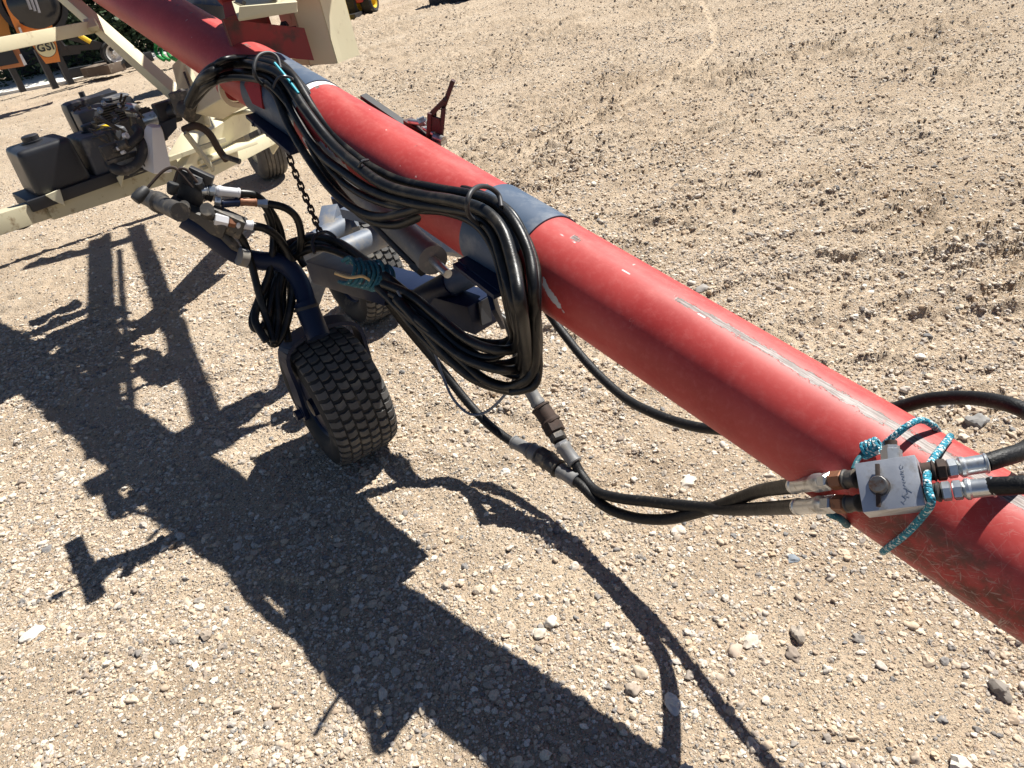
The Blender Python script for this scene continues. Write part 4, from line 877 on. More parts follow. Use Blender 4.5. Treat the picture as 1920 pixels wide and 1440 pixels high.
bm = B(); add_lathe(bm, k0, uz, [(0, 0.0145), (0.003, 0.0145), (0.0031, 0.0125), (0.016, 0.0125), (0.018, 0.011), (0.018, 0.009), (0.017, 0.0)], 28); obj('knob', bm, M_RIVET, blk)
bm = B(); add_beam(bm, on(1647, 872, 0.007), on(1649, 952, 0.007), 0.006, 0.006, uz, 0.001); obj('handle_bar', bm, M_RUST, blk)
bm = B(); u_ = (on(1664, 855)-on(1668, 905)).normalized(); add_lathe(bm, on(1668, 860, -0.02), u_, [(0, 0.015), (0.018, 0.015), (0.019, 0.012), (0.024, 0.012)], 6); obj('plug', bm, M_ZINC, blk)
bm = B(); add_lathe(bm, on(1667, 838, -0.02), u_, [(0, 0.008), (0.014, 0.009)], 12); obj('rusty_stub', bm, M_RUST, blk)
# hand scratched lettering, left as thin scribed strokes
bm = B()
def stroke(pp, wd=0.0003):
    pts_ = [on(*q, 0.0006) for q in pp]
    for p_, q_ in zip(pts_, pts_[1:]): add_beam(bm, p_, q_, wd, 0.0004, uz)
stroke([(1690, 870), (1687, 873), (1689, 878), (1694, 876), (1693, 872)]); stroke([(1689, 882), (1695, 883), (1689, 887), (1696, 888)]); stroke([(1691, 891), (1697, 892), (1692, 896), (1697, 899)])
stroke([(1693, 902), (1699, 903), (1694, 907), (1699, 910)]); stroke([(1695, 913), (1700, 915), (1704, 918), (1711, 922)], 0.0006); stroke([(1700, 915), (1703, 924), (1696, 928), (1706, 931)], 0.0005); stroke([(1692, 927), (1700, 934), (1695, 940)], 0.0006); stroke([(1690, 938), (1697, 944)])
obj('scratched_marks', bm, M_ZINC, blk)
# rope tie
def rope(pts, r=0.0052):
    bm = B(); add_sweep(bm, pts, r, 12, 8, uvscale=1.0); return bm
rp_ = thing('rope_tie', 'teal and white braided rope tying the aluminium block to the red tube', 'rope', TP(0.2, -90, RT))
obj('rope_strand', rope([P(1655, 836, 1.30), P(1680, 815, 1.288), P(1705, 796, 1.29), P(1728, 788, 1.31), P(1752, 800, 1.345), P(1762, 816, 1.40)]), M_ROPE, rp_)
obj('rope_strand', rope([P(1782, 818, 1.345), P(1765, 840, 1.30), P(1745, 868, 1.255), P(1738, 895, 1.215), P(1741, 920, 1.205), P(1746, 942, 1.205), P(1732, 965, 1.235), P(1700, 1000, 1.28), P(1672, 1022, 1.325), P(1655, 1035, 1.37)], 0.0057), M_ROPE, rp_)
obj('rope_strand', rope([P(1530, 935, 1.33), P(1555, 962, 1.32), P(1575, 972, 1.33), P(1588, 984, 1.37)], 0.006), M_TWINE, rp_)
bm = B()
ka, kb2 = P(1618, 846, 1.285), P(1648, 834, 1.275); kd = (kb2-ka).normalized(); e1 = kd.cross(Vector((0, 0, 1))).normalized(); e2 = kd.cross(e1)
kp = [ka + kd*(i/60*(kb2-ka).length) + (e1*math.cos(i/60*8*math.pi)+e2*math.sin(i/60*8*math.pi))*0.010 for i in range(61)]
add_sweep(bm, kp, 0.0042, 8, 1, spl=False); obj('knot', bm, M_ROPE, rp_)
bm = B(); add_sweep(bm, [P(1620, 850, 1.28), P(1608, 862, 1.27), P(1600, 880, 1.26)], 0.004, 8); obj('loose_end', bm, M_TWINE, rp_)
# twine wrapped round the lower hoses
tw = thing('twine_wrap', 'tangle of dark teal twine wrapped round the hoses at the drawbar', 'twine', P(690, 520, 2.2))
for k in range(9):
    cpx = 652+k*9; a_ = rnd.uniform(-6, 6)
    bm = B(); add_sweep(bm, [P(cpx-10, 490+a_+k*1.5, 2.22-k*0.006), P(cpx+6, 484+a_+k*2, 2.18-k*0.006), P(cpx+14, 505+a_+k*2, 2.15-k*0.006), P(cpx+2+a_, 530+k*2, 2.16-k*0.006), P(cpx-16, 528+k*2, 2.2)], 0.0058, 8); obj('twine_turn', bm, M_TWINE, tw)
bm = B(); add_sweep(bm, [P(628, 512, 2.14), P(655, 520, 2.125), P(680, 518, 2.12), P(697, 528, 2.13)], 0.0045, 8); tag(obj('straw_strand', bm, M_STICK), 'pale straw coloured strip stuck in the teal twine', 'strip')
bm = B(); add_sweep(bm, [P(515, 118, 2.46), P(535, 142, 2.42), P(560, 175, 2.36)], 0.004, 6); tag(obj('twine_end', bm, mat('bright_teal_twine', (0.02, 0.36, 0.45), 0.6)), 'bright teal twine end lying on the first navy band', 'twine')

# chain
ch = thing('steel_chain', 'rusty link chain hanging from the frame to the hose loops', 'chain', P(530, 245, 2.75))
cpts = catmull([P(524, 240, 2.8), P(548, 310, 2.72), P(568, 358, 2.64), P(588, 405, 2.55), P(604, 447, 2.46)], 40)
cl_ = [0.0]
for p_, q_ in zip(cpts, cpts[1:]): cl_.append(cl_[-1]+(q_-p_).length)
def along(s):
    for i in range(len(cl_)-1):
        if cl_[i+1] >= s: return cpts[i].lerp(cpts[i+1], (s-cl_[i])/(cl_[i+1]-cl_[i])), (cpts[i+1]-cpts[i]).normalized()
    return cpts[-1], (cpts[-1]-cpts[-2]).normalized()
bm = B(); lk = []
for k in range(17):
    t_ = 2*math.pi*k/16; lk.append(Vector((0.0085*math.cos(t_), 0, 0.0095*math.sin(t_)+(0.009 if math.sin(t_) > 0.01 else -0.009 if math.sin(t_) < -0.01 else 0))))
add_sweep(bm, lk, 0.0034, 8, 1, spl=False)
first = None; s_ = 0.0; i = 0
while s_ < cl_[-1]-0.02:
    p_, t_ = along(s_+0.015)
    if first is None: first = obj('link', bm, M_RUST, ch, 60); o_ = first
    else:
        o_ = first.copy(); sc.collection.objects.link(o_); o_.parent = ch; o_.matrix_parent_inverse = ch.matrix_basis.inverted()
    q = t_.to_track_quat('Z', 'Y').to_matrix() @ Matrix.Rotation(R(20+90*(i % 2)), 3, 'Z')
    o_.matrix_basis = Matrix.Translation(p_) @ q.to_4x4(); s_ += 0.0285; i += 1

# ------------------------------------------------------------------ cream undercarriage of the big auger
cf = thing('cream_undercarriage', 'cream steel trailer frame with cross beam, crank and road tyre', 'trailer frame', G(515, 338))
def cbeam(name, a, b, wd, ht, m_=None, up=Vector((0, 0, 1)), bev=0.004):
    bm = B(); add_beam(bm, P(*a), P(*b), wd, ht, up, bev); return obj(name, bm, m_ or M_CREAM, cf)
cbeam('lift_arm', (85, -40, 4.9), (352, 196, 4.0), 0.058, 0.058)
cbeam('lift_arm', (-160, 115, 3.7), (176, 50, 4.55), 0.05, 0.055)
bm = B(); add_plate(bm, [P(158, 40, 4.52), P(178, 36, 4.5), P(186, 52, 4.45), P(166, 58, 4.47)], 0.03, 0.003); obj('joint_plate', bm, M_CREAM, cf)
for a_, b_ in (((138, -8, 4.9), (355, 185, 4.0)), ((143, -4, 4.88), (168, 38, 4.6))):
    bm = B(); add_cyl(bm, P(*a_), P(*b_), 0.007, 8); obj('lift_cable', bm, M_GOOSE, cf)
bm = B(); add_plate(bm, [P(328, 126, 4.0), P(346, 108, 4.0), P(372, 165, 3.92), P(392, 235, 3.85), P(362, 245, 3.9), P(345, 190, 3.95)], 0.05, 0.004); obj('upright_channel', bm, M_CREAMD, cf)
bm = B(); add_beam(bm, P(345, 135, 3.93), P(362, 178, 3.9), 0.01, 0.012); obj('channel_slot', bm, M_DARK, cf)
bm = B(); add_plate(bm, [P(373, 202, 3.86), P(427, 150, 3.6), P(448, 187, 3.52), P(393, 219, 3.72)], 0.12, 0.004); obj('pivot_box', bm, M_CREAM, cf)
bm = B(); add_plate(bm, [P(358, 252, 4.25), P(420, 214, 4.7), P(497, 196, 5.4), P(500, 226, 5.4), P(420, 262, 4.75), P(330, 345, 4.15), P(318, 318, 4.15)], 0.10, 0.006); obj('cross_beam', bm, M_CREAM, cf)
bm = B(); add_beam(bm, P(418, 214, 4.55), P(470, 196, 5.0), 0.10, 0.012); obj('cross_beam_lip', bm, M_CREAM, cf)
cbeam('lower_bar', (512, 256, 5.35), (360, 332, 4.25), 0.07, 0.075)
cbeam('lower_bar', (345, 308, 4.3), (455, 270, 4.7), 0.20, 0.02)
bm = B(); add_plate(bm, [P(487, 200, 5.3), P(516, 222, 5.28), P(524, 272, 5.28), P(512, 290, 5.3), P(500, 262, 5.32), P(498, 232, 5.32)], 0.02, 0.003); obj('gusset_plate', bm, M_CREAM, cf)
bm = B()
for x, y in ((498, 222), (507, 250), (488, 208), (462, 196)): add_bolt(bm, P(x, y, 5.24 if x > 470 else 4.9), Vector((-0.3, -1, 0.4)), 0.024, 0.03)
obj('frame_bolt', bm, M_RUST, cf)
cbeam('main_rail', (-70, 440, 3.9), (90, 388, 4.08), 0.09, 0.085, M_CREAMD)
cbeam('main_rail', (84, 388, 4.06), (330, 312, 4.2), 0.10, 0.11, M_CREAMD)
bm = B(); add_plate(bm, [P(84, 366, 4.0), P(112, 354, 4.0), P(122, 386, 4.0), P(100, 376, 4.0)], 0.10, 0.003); add_plate(bm, [P(218, 332, 4.05), P(234, 322, 4.05), P(228, 352, 4.05)], 0.08, 0.003); obj('rail_gusset', bm, M_CREAM, cf)
bm = B(); add_plate(bm, [P(250, 356, 4.1), P(262, 350, 4.1), P(276, 372, 4.15), P(268, 382, 4.15)], 0.03, 0.003); add_beam(bm, P(240, 325, 4.0), P(420, 262, 4.3), 0.03, 0.02); obj('under_bracket', bm, M_CREAMD, cf)
bm = B(); add_sweep(bm, [P(345, 243, 3.75), P(368, 236, 3.7), P(392, 250, 3.72), P(410, 280, 3.75), P(425, 300, 3.78)], 0.016, 10); cr = obj('crank_arm', bm, M_RUST, cf)
bm = B(); add_cyl(bm, P(418, 292, 3.76), P(450, 303, 3.72), 0.012, 12); obj('crank_handle', bm, M_BLACK, cr)
bm = B(); add_beam(bm, P(347, 248, 3.72), P(400, 318, 3.8), 0.035, 0.014, Vector((1, 0, 0.3))); add_beam(bm, P(378, 316, 3.8), P(425, 296, 3.85), 0.03, 0.012); obj('crank_strap', bm, M_CREAMD, cf)
bm = B(); add_cyl(bm, P(348, 200, 3.74), P(362, 212, 3.7), 0.045, 20); add_cyl(bm, P(340, 172, 3.8), P(346, 195, 3.76), 0.02, 12); add_cyl(bm, P(308, 198, 3.9), P(344, 176, 3.8), 0.009, 10); add_box(bm, P(352, 215, 3.74), (Vector((1, 0, 0)), Vector((0, 1, 0)), Vector((0, 0, 1))), (0.08, 0.05, 0.10), 0.006); obj('winch', bm, M_CAST, cf)
bm = B(); add_sweep(bm, [P(18, 421, 4.02), P(30, 428, 4.0), P(48, 425, 4.0), P(64, 412, 4.02), P(70, 402, 4.05)], 0.007, 8); obj('wire_loop', bm, M_DARK, cf)
# lattice behind the stand (casts the ladder shadow)
# tyre
c_ = G(512, 330); tc_ = Vector((c_.x, c_.y, 0.31)); AXT = Vector((-0.90, -0.42, 0)).normalized(); h = 0.105; rd = 0.31
prof = [(-h*0.75, rd*0.56), (-h, rd*0.66), (-h*1.05, rd*0.8), (-h*0.98, rd*0.92), (-h*0.8, rd*0.985)]
for g0 in (-0.55, -0.28, 0.0, 0.28, 0.55):
    prof += [(h*(g0-0.045), rd), (h*(g0-0.04), rd*0.97), (h*(g0+0.04), rd*0.97), (h*(g0+0.045), rd)]
prof += [(h*0.8, rd*0.985), (h*0.98, rd*0.92), (h*1.05, rd*0.8), (h, rd*0.66), (h*0.75, rd*0.56)]
bm = B(); add_lathe(bm, tc_, AXT, prof, 64, closed=True); obj('tyre', bm, M_TREAD, cf, 35)
for sg in (-1, 1):
    bm = B(); add_lathe(bm, tc_, AXT*sg, [(h*0.75, rd*0.58), (h*0.85, rd*0.55), (h*0.4, rd*0.5), (h*0.2, rd*0.3), (h*0.5, rd*0.2), (h*1.0, rd*0.14), (h*1.0, 0)], 32); obj('rim', bm, M_CREAM, cf, 40)
# the second road wheel on the other end of the cross beam
vv = AXT*2.9
tc2 = tc_ + vv + Vector((0, 0, 0))
bm = B(); add_lathe(bm, tc2, AXT, prof, 48, closed=True); obj('tyre', bm, M_TREAD, cf, 35)
bm = B(); add_lathe(bm, tc2, AXT, [(-h*0.4, rd*0.58), (h*0.75, rd*0.58), (h*0.85, rd*0.55), (h*0.4, rd*0.5), (h*0.2, rd*0.3), (h*0.2, 0)], 32); obj('rim', bm, M_CREAM, cf, 40)
bm = B(); add_beam(bm, tc_+AXT*0.12, tc2-AXT*0.12, 0.08, 0.08); obj('axle', bm, M_CREAMD, cf)
# cream post beside the hinge box, big C channel standing upright
pst = thing('cream_channel_post', 'big cream folded steel channel standing at the red hinge box', 'steel channel', P(620, 118, 3.3))
zt = 0.75
def up_(p, k): return p + Vector((0, 0, k))
q1, q2, q3, q4 = P(583, 122, 3.02), P(632, 119, 3.0), P(642, 115, 3.03), P(673, 103, 3.12)
bm = B()
for a_, b_ in ((q1, q2), (q2, q3), (q3, q4)):
    add_plate(bm, [a_, b_, up_(b_, zt), up_(a_, zt)], 0.008)
obj('channel_web', bm, M_CREAM, pst, 20)
bm = B(); dd = (q4-q1).normalized(); back = Vector((dd.y, -dd.x, 0)); back = back if back.y > 0 else -back
add_plate(bm, [q4, q4+back*0.12, up_(q4+back*0.12, zt), up_(q4, zt)], 0.008); add_plate(bm, [q1, q1+back*0.12, up_(q1+back*0.12, zt), up_(q1, zt)], 0.008); obj('channel_flange', bm, M_CREAMD, pst)
bm = B(); add_plate(bm, [P(556, 2, 3.08), P(600, -5, 3.03), P(606, 120, 3.035), P(582, 124, 3.035), P(568, 90, 3.06)], 0.006); add_bolt(bm, P(534, 48, 2.96), Vector((-0.2, -1, 0.3)), 0.012, 0.015); add_bolt(bm, P(552, 57, 2.96), Vector((-0.2, -1, 0.3)), 0.012, 0.015); obj('rusted_bracket', bm, M_DARK, pst)

# ------------------------------------------------------------------ engine and tanks on the rail
rail = (P(330, 312, 4.2)-P(84, 388, 4.06)); rail.z = 0; ex = rail.normalized(); ez = Vector((0, 0, 1)); ey = ez.cross(ex).normalized()
def tank(c, dims, mt, name, label, capmt=None, sticker=False, bev=0.03):
    root = thing(name, label, 'tank', c)
    bm = B(); add_box(bm, c, (ex, ey, ez), dims, bev, 4, 0.93); obj('tank_body', bm, mt, root, 50)
    bm = B(); t = c+ez*dims[2]+ex*(-0.01)+ey*0.02; add_lathe(bm, t-ez*0.002, ez, [(0, 0.045), (0.01, 0.045), (0.011, 0.036), (0.03, 0.036), (0.034, 0.03), (0.034, 0.0)], 24); obj('filler_cap', bm, capmt or M_BPLAST, root)
    if sticker:
        bm = B(); add_lathe(bm, t+ex*0.045-ey*0.012, ez, [(0.0015, 0.050), (0.003, 0.050)], 24); obj('yellow_disc', bm, M_YEL, root)
    return root
TZ = P(100, 370, 4.05).z
t1c = P(104, 352, 4.12) + ex*0.02; t1c.z = TZ+0.02
tank(t1c+ey*0.02, (0.245, 0.27, 0.205), M_BPLAST, 'fuel_tank', 'outer dark blue black plastic tank at the end of the cream rail', bev=0.03)
t2c = t1c + ex*0.255+ey*0.04
tank(t2c, (0.225, 0.27, 0.175), M_GPLAST, 'oil_tank', 'grey topped plastic tank with yellow ringed black cap', sticker=True, bev=0.02)
bm = B(); add_box(bm, t1c+ex*0.14-ez*0.04+ey*0.02, (ex, ey, ez), (0.62, 0.30, 0.05), 0.004); tag(obj('tank_tray', bm, M_DARK), 'black steel tray carrying both plastic tanks on the cream rail', 'tray')
eng = thing('engine', 'small dark petrol engine with finned muffler behind the plastic tanks', 'engine', t2c+ex*0.25+ey*0.2)
ec = t2c + ex*0.19 + ey*0.27
def EB(name, dx, dy, dz, dims, mt, bev=0.006, tp=1.0, seg=2):
    bm = B(); add_box(bm, ec+ex*dx+ey*dy+ez*dz, (ex, ey, ez), dims, bev, seg, tp); return obj(name, bm, mt, eng, 35)
EB('crankcase', 0.02, 0.02, 0.0, (0.30, 0.26, 0.16), M_CAST, 0.015)
EB('cylinder_head', -0.10, 0.0, 0.14, (0.15, 0.16, 0.10), M_CAST, 0.01)
EB('air_cleaner', 0.05, 0.05, 0.15, (0.14, 0.16, 0.09), M_BPLAST, 0.02, 0.85)
EB('air_cleaner_lid', 0.05, 0.05, 0.241, (0.11, 0.12, 0.012), M_GPLAST, 0.004, 0.9)
EB('valve_cover', -0.14, -0.05, 0.17, (0.10, 0.11, 0.07), M_GPLAST, 0.012)
EB('engine_shroud', -0.02, 0.26, 0.02, (0.28, 0.12, 0.24), M_BPLAST, 0.03)
bm = B()
for k in range(9): add_box(bm, ec+ex*(-0.19+k*0.014)+ey*0.02+ez*0.02, (ex, ey, ez), (0.004, 0.2, 0.12))
obj('cooling_fins', bm, M_CAST, eng)
bm = B(); add_cyl(bm, ec+ex*-0.08+ey*0.42+ez*0.18, ec+ex*0.14+ey*0.40+ez*0.20, 0.055, 20); add_box(bm, ec+ex*-0.02+ey*0.42+ez*0.08, (ex, ey, ez), (0.20, 0.13, 0.10), 0.01); add_cyl(bm, ec+ex*0.0+ey*0.44+ez*0.22, ec+ex*0.0+ey*0.44+ez*0.27, 0.015)
obj('muffler', bm, M_DARK, eng)
bm = B()
for k in range(10): add_cyl(bm, P(266+k*1.6, 206+k*2.6, 3.98), P(280+k*1.6, 202+k*2.6, 3.95), 0.0035, 6)
add_beam(bm, P(260, 206, 4.0), P(278, 234, 4.0), 0.02, 0.08, ez); obj('finned_guard', bm, M_CAST, eng)
bm = B(); add_cyl(bm, P(274, 226, 3.93), P(302, 217, 3.9), 0.030, 20); add_cyl(bm, P(240, 205, 4.0), P(258, 208, 3.98), 0.03, 18); obj('coupling', bm, M_ZINC, eng)
bm = B(); add_cyl(bm, P(300, 218, 3.92), P(330, 205, 3.88), 0.035, 16); add_box(bm, P(322, 232, 3.9), (ex, ey, ez), (0.10, 0.05, 0.10), 0.01); add_plate(bm, [P(300, 232, 3.86), P(330, 220, 3.86), P(332, 240, 3.86), P(312, 262, 3.86)], 0.02); obj('pump', bm, M_BPLAST, eng)
bm = B(); add_beam(bm, P(298, 196, 3.93), P(318, 216, 3.9), 0.03, 0.012); obj('pump_bracket', bm, M_CREAM, eng)
bm = B()
add_sweep(bm, [P(222, 272, 3.9), P(232, 278, 3.82), P(245, 270, 3.8), P(262, 250, 3.82), P(255, 240, 3.88)], 0.020, 12)
add_sweep(bm, [P(205, 306, 3.88), P(218, 318, 3.8), P(240, 318, 3.8), P(262, 300, 3.8), P(268, 270, 3.82), P(260, 255, 3.85)], 0.022, 12)
obj('suction_hose', bm, M_BLACK, eng)
bm = B(); add_box(bm, P(214, 300, 3.85), (ex, ey, ez), (0.07, 0.05, 0.07), 0.008); add_cyl(bm, P(214, 282, 3.84), P(232, 272, 3.84), 0.02, 16); add_cyl(bm, P(225, 275, 3.8), P(240, 268, 3.78), 0.02, 12); add_box(bm, P(232, 300, 3.84), (ex, ey, ez), (0.14, 0.03, 0.02), 0.004); obj('carburettor', bm, M_CAST, eng)
bm = B(); add_box(bm, P(228, 280, 3.8), (ex, ey, ez), (0.035, 0.02, 0.015), 0.003); add_cyl(bm, P(232, 255, 3.8), P(238, 253, 3.79), 0.012); add_cyl(bm, P(228, 287, 3.8), P(234, 284, 3.79), 0.008); obj('bright_fittings', bm, M_WHITE, eng)
bm = B()
for a_, b_ in (((230, 195), (236, 180)), ((225, 190), (228, 176)), ((138, 208), (152, 196)), ((140, 200), (150, 206)), ((248, 195), (262, 192))): add_cyl(bm, P(*a_, 4.3), P(*b_, 4.28), 0.005, 6)
obj('throttle_links', bm, M_RUST, eng)
er = random.Random(3)
for k in range(9):
    x0, y0 = er.uniform(150, 250), er.uniform(195, 260); dd_ = er.uniform(3.8, 4.1)
    bm = B(); add_sweep(bm, [P(x0, y0, dd_), P(x0+er.uniform(-14, 22), y0+er.uniform(-16, 6), dd_-0.04), P(x0+er.uniform(5, 40), y0+er.uniform(-10, 22), dd_-0.05), P(x0+er.uniform(20, 55), y0+er.uniform(5, 32), dd_)], 0.0045 if k % 3 else 0.008, 8); obj('wire', bm, M_BLACK if k % 2 else M_CAST, eng)
for k in range(10):
    bm = B(); add_bolt(bm, P(er.uniform(165, 262), er.uniform(190, 250), 3.93), Vector((0.2, -0.7, 0.7)), er.uniform(0.006, 0.011), 0.014); obj('bolt', bm, M_ZINC if k % 2 else M_RIVET, eng)
bm = B()
for k in range(12): add_box(bm, ec+ex*(-0.03)+ey*(-0.02)+ez*(0.11+k*0.011), (ex, ey, ez), (0.20-0.004*k, 0.17, 0.004))
obj('head_fins', bm, M_CAST, eng)
bm = B(); add_lathe(bm, P(289, 236, 3.8), P(296, 315, 3.86)-P(289, 236, 3.8), [(0, 0.03), (0.01, 0.035), (0.02, 0.04), (0.19, 0.068), (0.2, 0.05)], 5); tag(obj('metal_shield', bm, M_WHITE), 'pale grey white folded shield standing between engine and crank', 'shield')
bm = B(); add_sweep(bm, [P(245, 330, 3.9), P(262, 318, 3.86), P(280, 318, 3.85), P(292, 313, 3.85)], 0.008, 8); add_sweep(bm, [P(265, 300, 3.85), P(275, 312, 3.84), P(292, 313, 3.84)], 0.007, 8); tag(obj('fuel_line', bm, M_BLACK), 'short black rubber line under the pale shield by the rail', 'hose')

# ------------------------------------------------------------------ background
def pgon_slab(name, pix, z0, z1, mt):
    bm = B(); pts = [G(*q, 0) for q in pix]; add_plate(bm, [Vector((p.x, p.y, (z0+z1)/2)) for p in pts], z1-z0, 0.0)
    return obj(name, bm, mt)
s_o = pgon_slab('concrete_apron', [(-260, 232), (0, 180), (130, 156), (262, 122), (330, 100), (240, 104), (100, 140), (-260, 205)], -0.05, 0.05, M_CONC); s_o['kind'] = 'structure'
D0 = 15.0
gm = thing('grain_machine', 'orange grain machine with round badge, black opening and glazed round port', 'farm machine', G(90, 160))
def bpl(name, pix, d, th, mt, root, bev=0.0):
    bm = B(); add_plate(bm, [P(x, y, d) for x, y in pix], th, bev); return obj(name, bm, mt, root)
bpl('side_panel', [(-60, -60), (2, -10), (18, 60), (30, 90), (-60, 110)], D0, 0.3, mat('deep_orange_paint', (0.42, 0.17, 0.02), 0.5, 0, 0.1, 3), gm)
bpl('orange_rail', [(-8, -30), (10, -30), (44, 62), (32, 62)], D0-0.3, 0.12, M_ORANGE, gm)
bpl('hopper_cone', [(38, -20), (60, -30), (96, 40), (113, 115), (86, 119), (58, 82), (36, 62)], D0-0.1, 0.25, M_ORANGE, gm)
bpl('lower_panel', [(-60, 92), (34, 88), (46, 124), (-60, 140)], D0-0.02, 0.2, mat('faded_orange_paint', (0.5, 0.2, 0.08), 0.5, 0, 0.1, 3), gm)
bpl('black_opening', [(-60, 94), (22, 92), (36, 118), (-60, 136)], D0-0.2, 0.1, M_DARK, gm)
bpl('white_latch', [(34, 52), (38, 51), (43, 62), (39, 64)], D0-0.4, 0.05, M_WHITEP, gm)
bpl('white_corner', [(36, 102), (40, 101), (51, 121), (45, 123)], D0-0.3, 0.05, M_WHITEP, gm)
dv = Vector(ray(60, 5))
bm = B(); add_lathe(bm, P(60, 5, D0-0.3)+dv*0.2, -dv, [(0, 0.48), (0.12, 0.48), (0.12, 0.40), (0.05, 0.38), (0.05, 0.0)], 36); obj('round_port', bm, M_DARK, gm)
bm = B(); add_lathe(bm, P(60, 5, D0-0.35), -dv, [(0, 0.36), (0.04, 0.30), (0.07, 0.15), (0.08, 0.0)], 36); obj('port_glass', bm, M_GREYC, gm)
bm = B()
for k in range(3): add_beam(bm, P(46+k*9, -14+k*4, D0-0.5), P(58+k*8, 18+k*3, D0-0.5), 0.05, 0.03)
obj('port_blade', bm, mat('pale_grey_metal', (0.4, 0.4, 0.42), 0.4), gm)
bm = B(); dv2 = Vector(ray(86, 88)); add_lathe(bm, P(85.5, 89, D0-0.26), -dv2, [(0, 0.135), (0.02, 0.135)], 32); bd = obj('badge', bm, M_BADGE, gm)
bm = B(); add_lathe(bm, P(85.5, 89, D0-0.255), -dv2, [(0, 0.142), (0.012, 0.142)], 32); obj('badge_rim', bm, M_DARK, gm)
cu = bpy.data.curves.new('badge_text', 'FONT'); cu.body = 'GSI'; cu.size = 0.15; cu.extrude = 0.004; cu.align_x = 'CENTER'; cu.align_y = 'CENTER'; cu.offset = 0.004; cu.space_character = 1.15
to = bpy.data.objects.new('tmp', cu); sc.collection.objects.link(to); dg = bpy.context.evaluated_depsgraph_get(); tme = bpy.data.meshes.new_from_object(to.evaluated_get(dg)); bpy.data.objects.remove(to)
rx = (P(93, 87.5, D0)-P(78, 90.5, D0)).normalized(); rz_ = -dv2; ry = rz_.cross(rx).normalized(); rx = ry.cross(rz_)
tme.transform(Matrix(((rx.x, ry.x, rz_.x, 0), (rx.y, ry.y, rz_.y, 0), (rx.z, ry.z, rz_.z, 0), (0, 0, 0, 1)))); tme.transform(Matrix.Translation(P(85.5, 89, D0-0.29)))
tme.materials.clear(); tme.materials.append(M_DARK); link(bpy.data.objects.new('badge_lettering', tme), bd)
def vpost(root, name, px, py, wd, ht, mt=M_DARK, d=None):
    p_ = G(px, py, 0.05); bm = B(); add_beam(bm, p_, p_+ez*ht, wd, wd); return obj(name, bm, mt, root)
for x, y in ((105, 166), (134, 158), (44, 172)): vpost(gm, 'leg', x, y, 0.10, 0.65)
for (a_, b_, z_, t_) in (((-100, 172), (150, 118), 0.45, 0.10), ((-100, 165), (120, 116), 0.75, 0.12)):
    bm = B(); add_beam(bm, G(*a_, 0)+ez*z_, G(*b_, 0)+ez*z_, t_, t_); obj('base_rail', bm, M_DARK, gm)
bm = B(); add_box(bm, G(120, 122, 0.09), (Vector((1, 0, 0)), Vector((0, 1, 0)), ez), (2.2, 0.8, 0.5), 0.02); obj('gearbox', bm, M_DARK, gm)
bm = B(); add_beam(bm, G(-60, 168, 0)+ez*0.3, G(64, 142, 0)+ez*0.3, 0.05, 0.05); obj('pale_pipe', bm, M_GOOSE, gm)

# dark transport frame with small white hubbed wheel
df = thing('implement_frame', 'dark implement frame on a small wheel with white hub', 'farm implement', G(212, 118))
bm = B()
for a_, b_ in (((110, 92), (205, 86)), ((112, 100), (150, 95)), ((130, 70), (205, 88)), ((108, 75), (125, 98)), ((150, 64), (168, 92)), ((190, 60), (210, 95)), ((105, 60), (118, 96))):
    add_beam(bm, P(*a_, 16.2), P(*b_, 16.2), 0.09, 0.09)
obj('frame', bm, M_DARK, df)
bm = B(); add_cyl(bm, P(148, 66, 16.1), P(170, 79, 16.1), 0.04, 8); obj('yellow_rod', bm, M_YPAINT, df)
bm = B(); wv_ = -Vector(ray(213, 100)); wv_.z = 0; wv_ = (wv_ + Vector((0.4, 0, 0))).normalized(); wc = P(213, 100, 16.2)
add_lathe(bm, wc, wv_, [(-0.07, 0.15), (-0.08, 0.2), (0, 0.22), (0.08, 0.2), (0.07, 0.15)], 28, closed=True); obj('tyre', bm, M_TYRE, df)
bm = B(); add_lathe(bm, wc, wv_, [(0.0, 0.15), (0.07, 0.155), (0.06, 0.12), (0.02, 0.11), (0.02, 0.05), (0.09, 0.04), (0.09, 0)], 24); obj('hub', bm, M_WHITEP, df)
for i, (x0, y0, x1, y1) in enumerate(((168, 133, 220, 126), (222, 122, 285, 105), (180, 126, 260, 108), (120, 140, 172, 130))):
    bm = B(); add_beam(bm, G(x0, y0, 0.16), G(x1, y1, 0.16), 0.35 if i == 0 else 0.12, 0.16, bev=0.01)
    tag(obj('timber', bm, M_WOOD if i == 0 else M_DARK), ['short brown timber block on the edge of the concrete apron', 'dark rail lying right of the white hubbed wheel', 'dark rail behind the brown timber block', 'dark bar lying beside the grain machine legs'][i], 'timber' if i == 0 else 'rail')
# green hoops
gh = thing('green_rake', 'bright green implement with curved hoops under the red tube', 'farm implement', G(320, 112))
for x in (296, 306, 318):
    bm = B(); add_sweep(bm, [P(x, 82, 15.6), P(x-4, 92, 15.5), P(x, 105, 15.4), P(x+12, 113, 15.3)], 0.03, 8); obj('hoop', bm, M_GREEN, gh)
bpl('green_shield', [(323, 98), (343, 104), (334, 113), (324, 110)], 15.4, 0.25, M_GREEN, gh); bpl('green_head', [(288, 70), (304, 72), (308, 80), (296, 84), (289, 92)], 15.5, 0.2, M_GREEN, gh)
bpl('pale_green_cap', [(299, 75), (304, 73), (305, 78), (300, 79)], 15.3, 0.1, mat('mint_paint', (0.1, 0.6, 0.3), 0.5), gh)

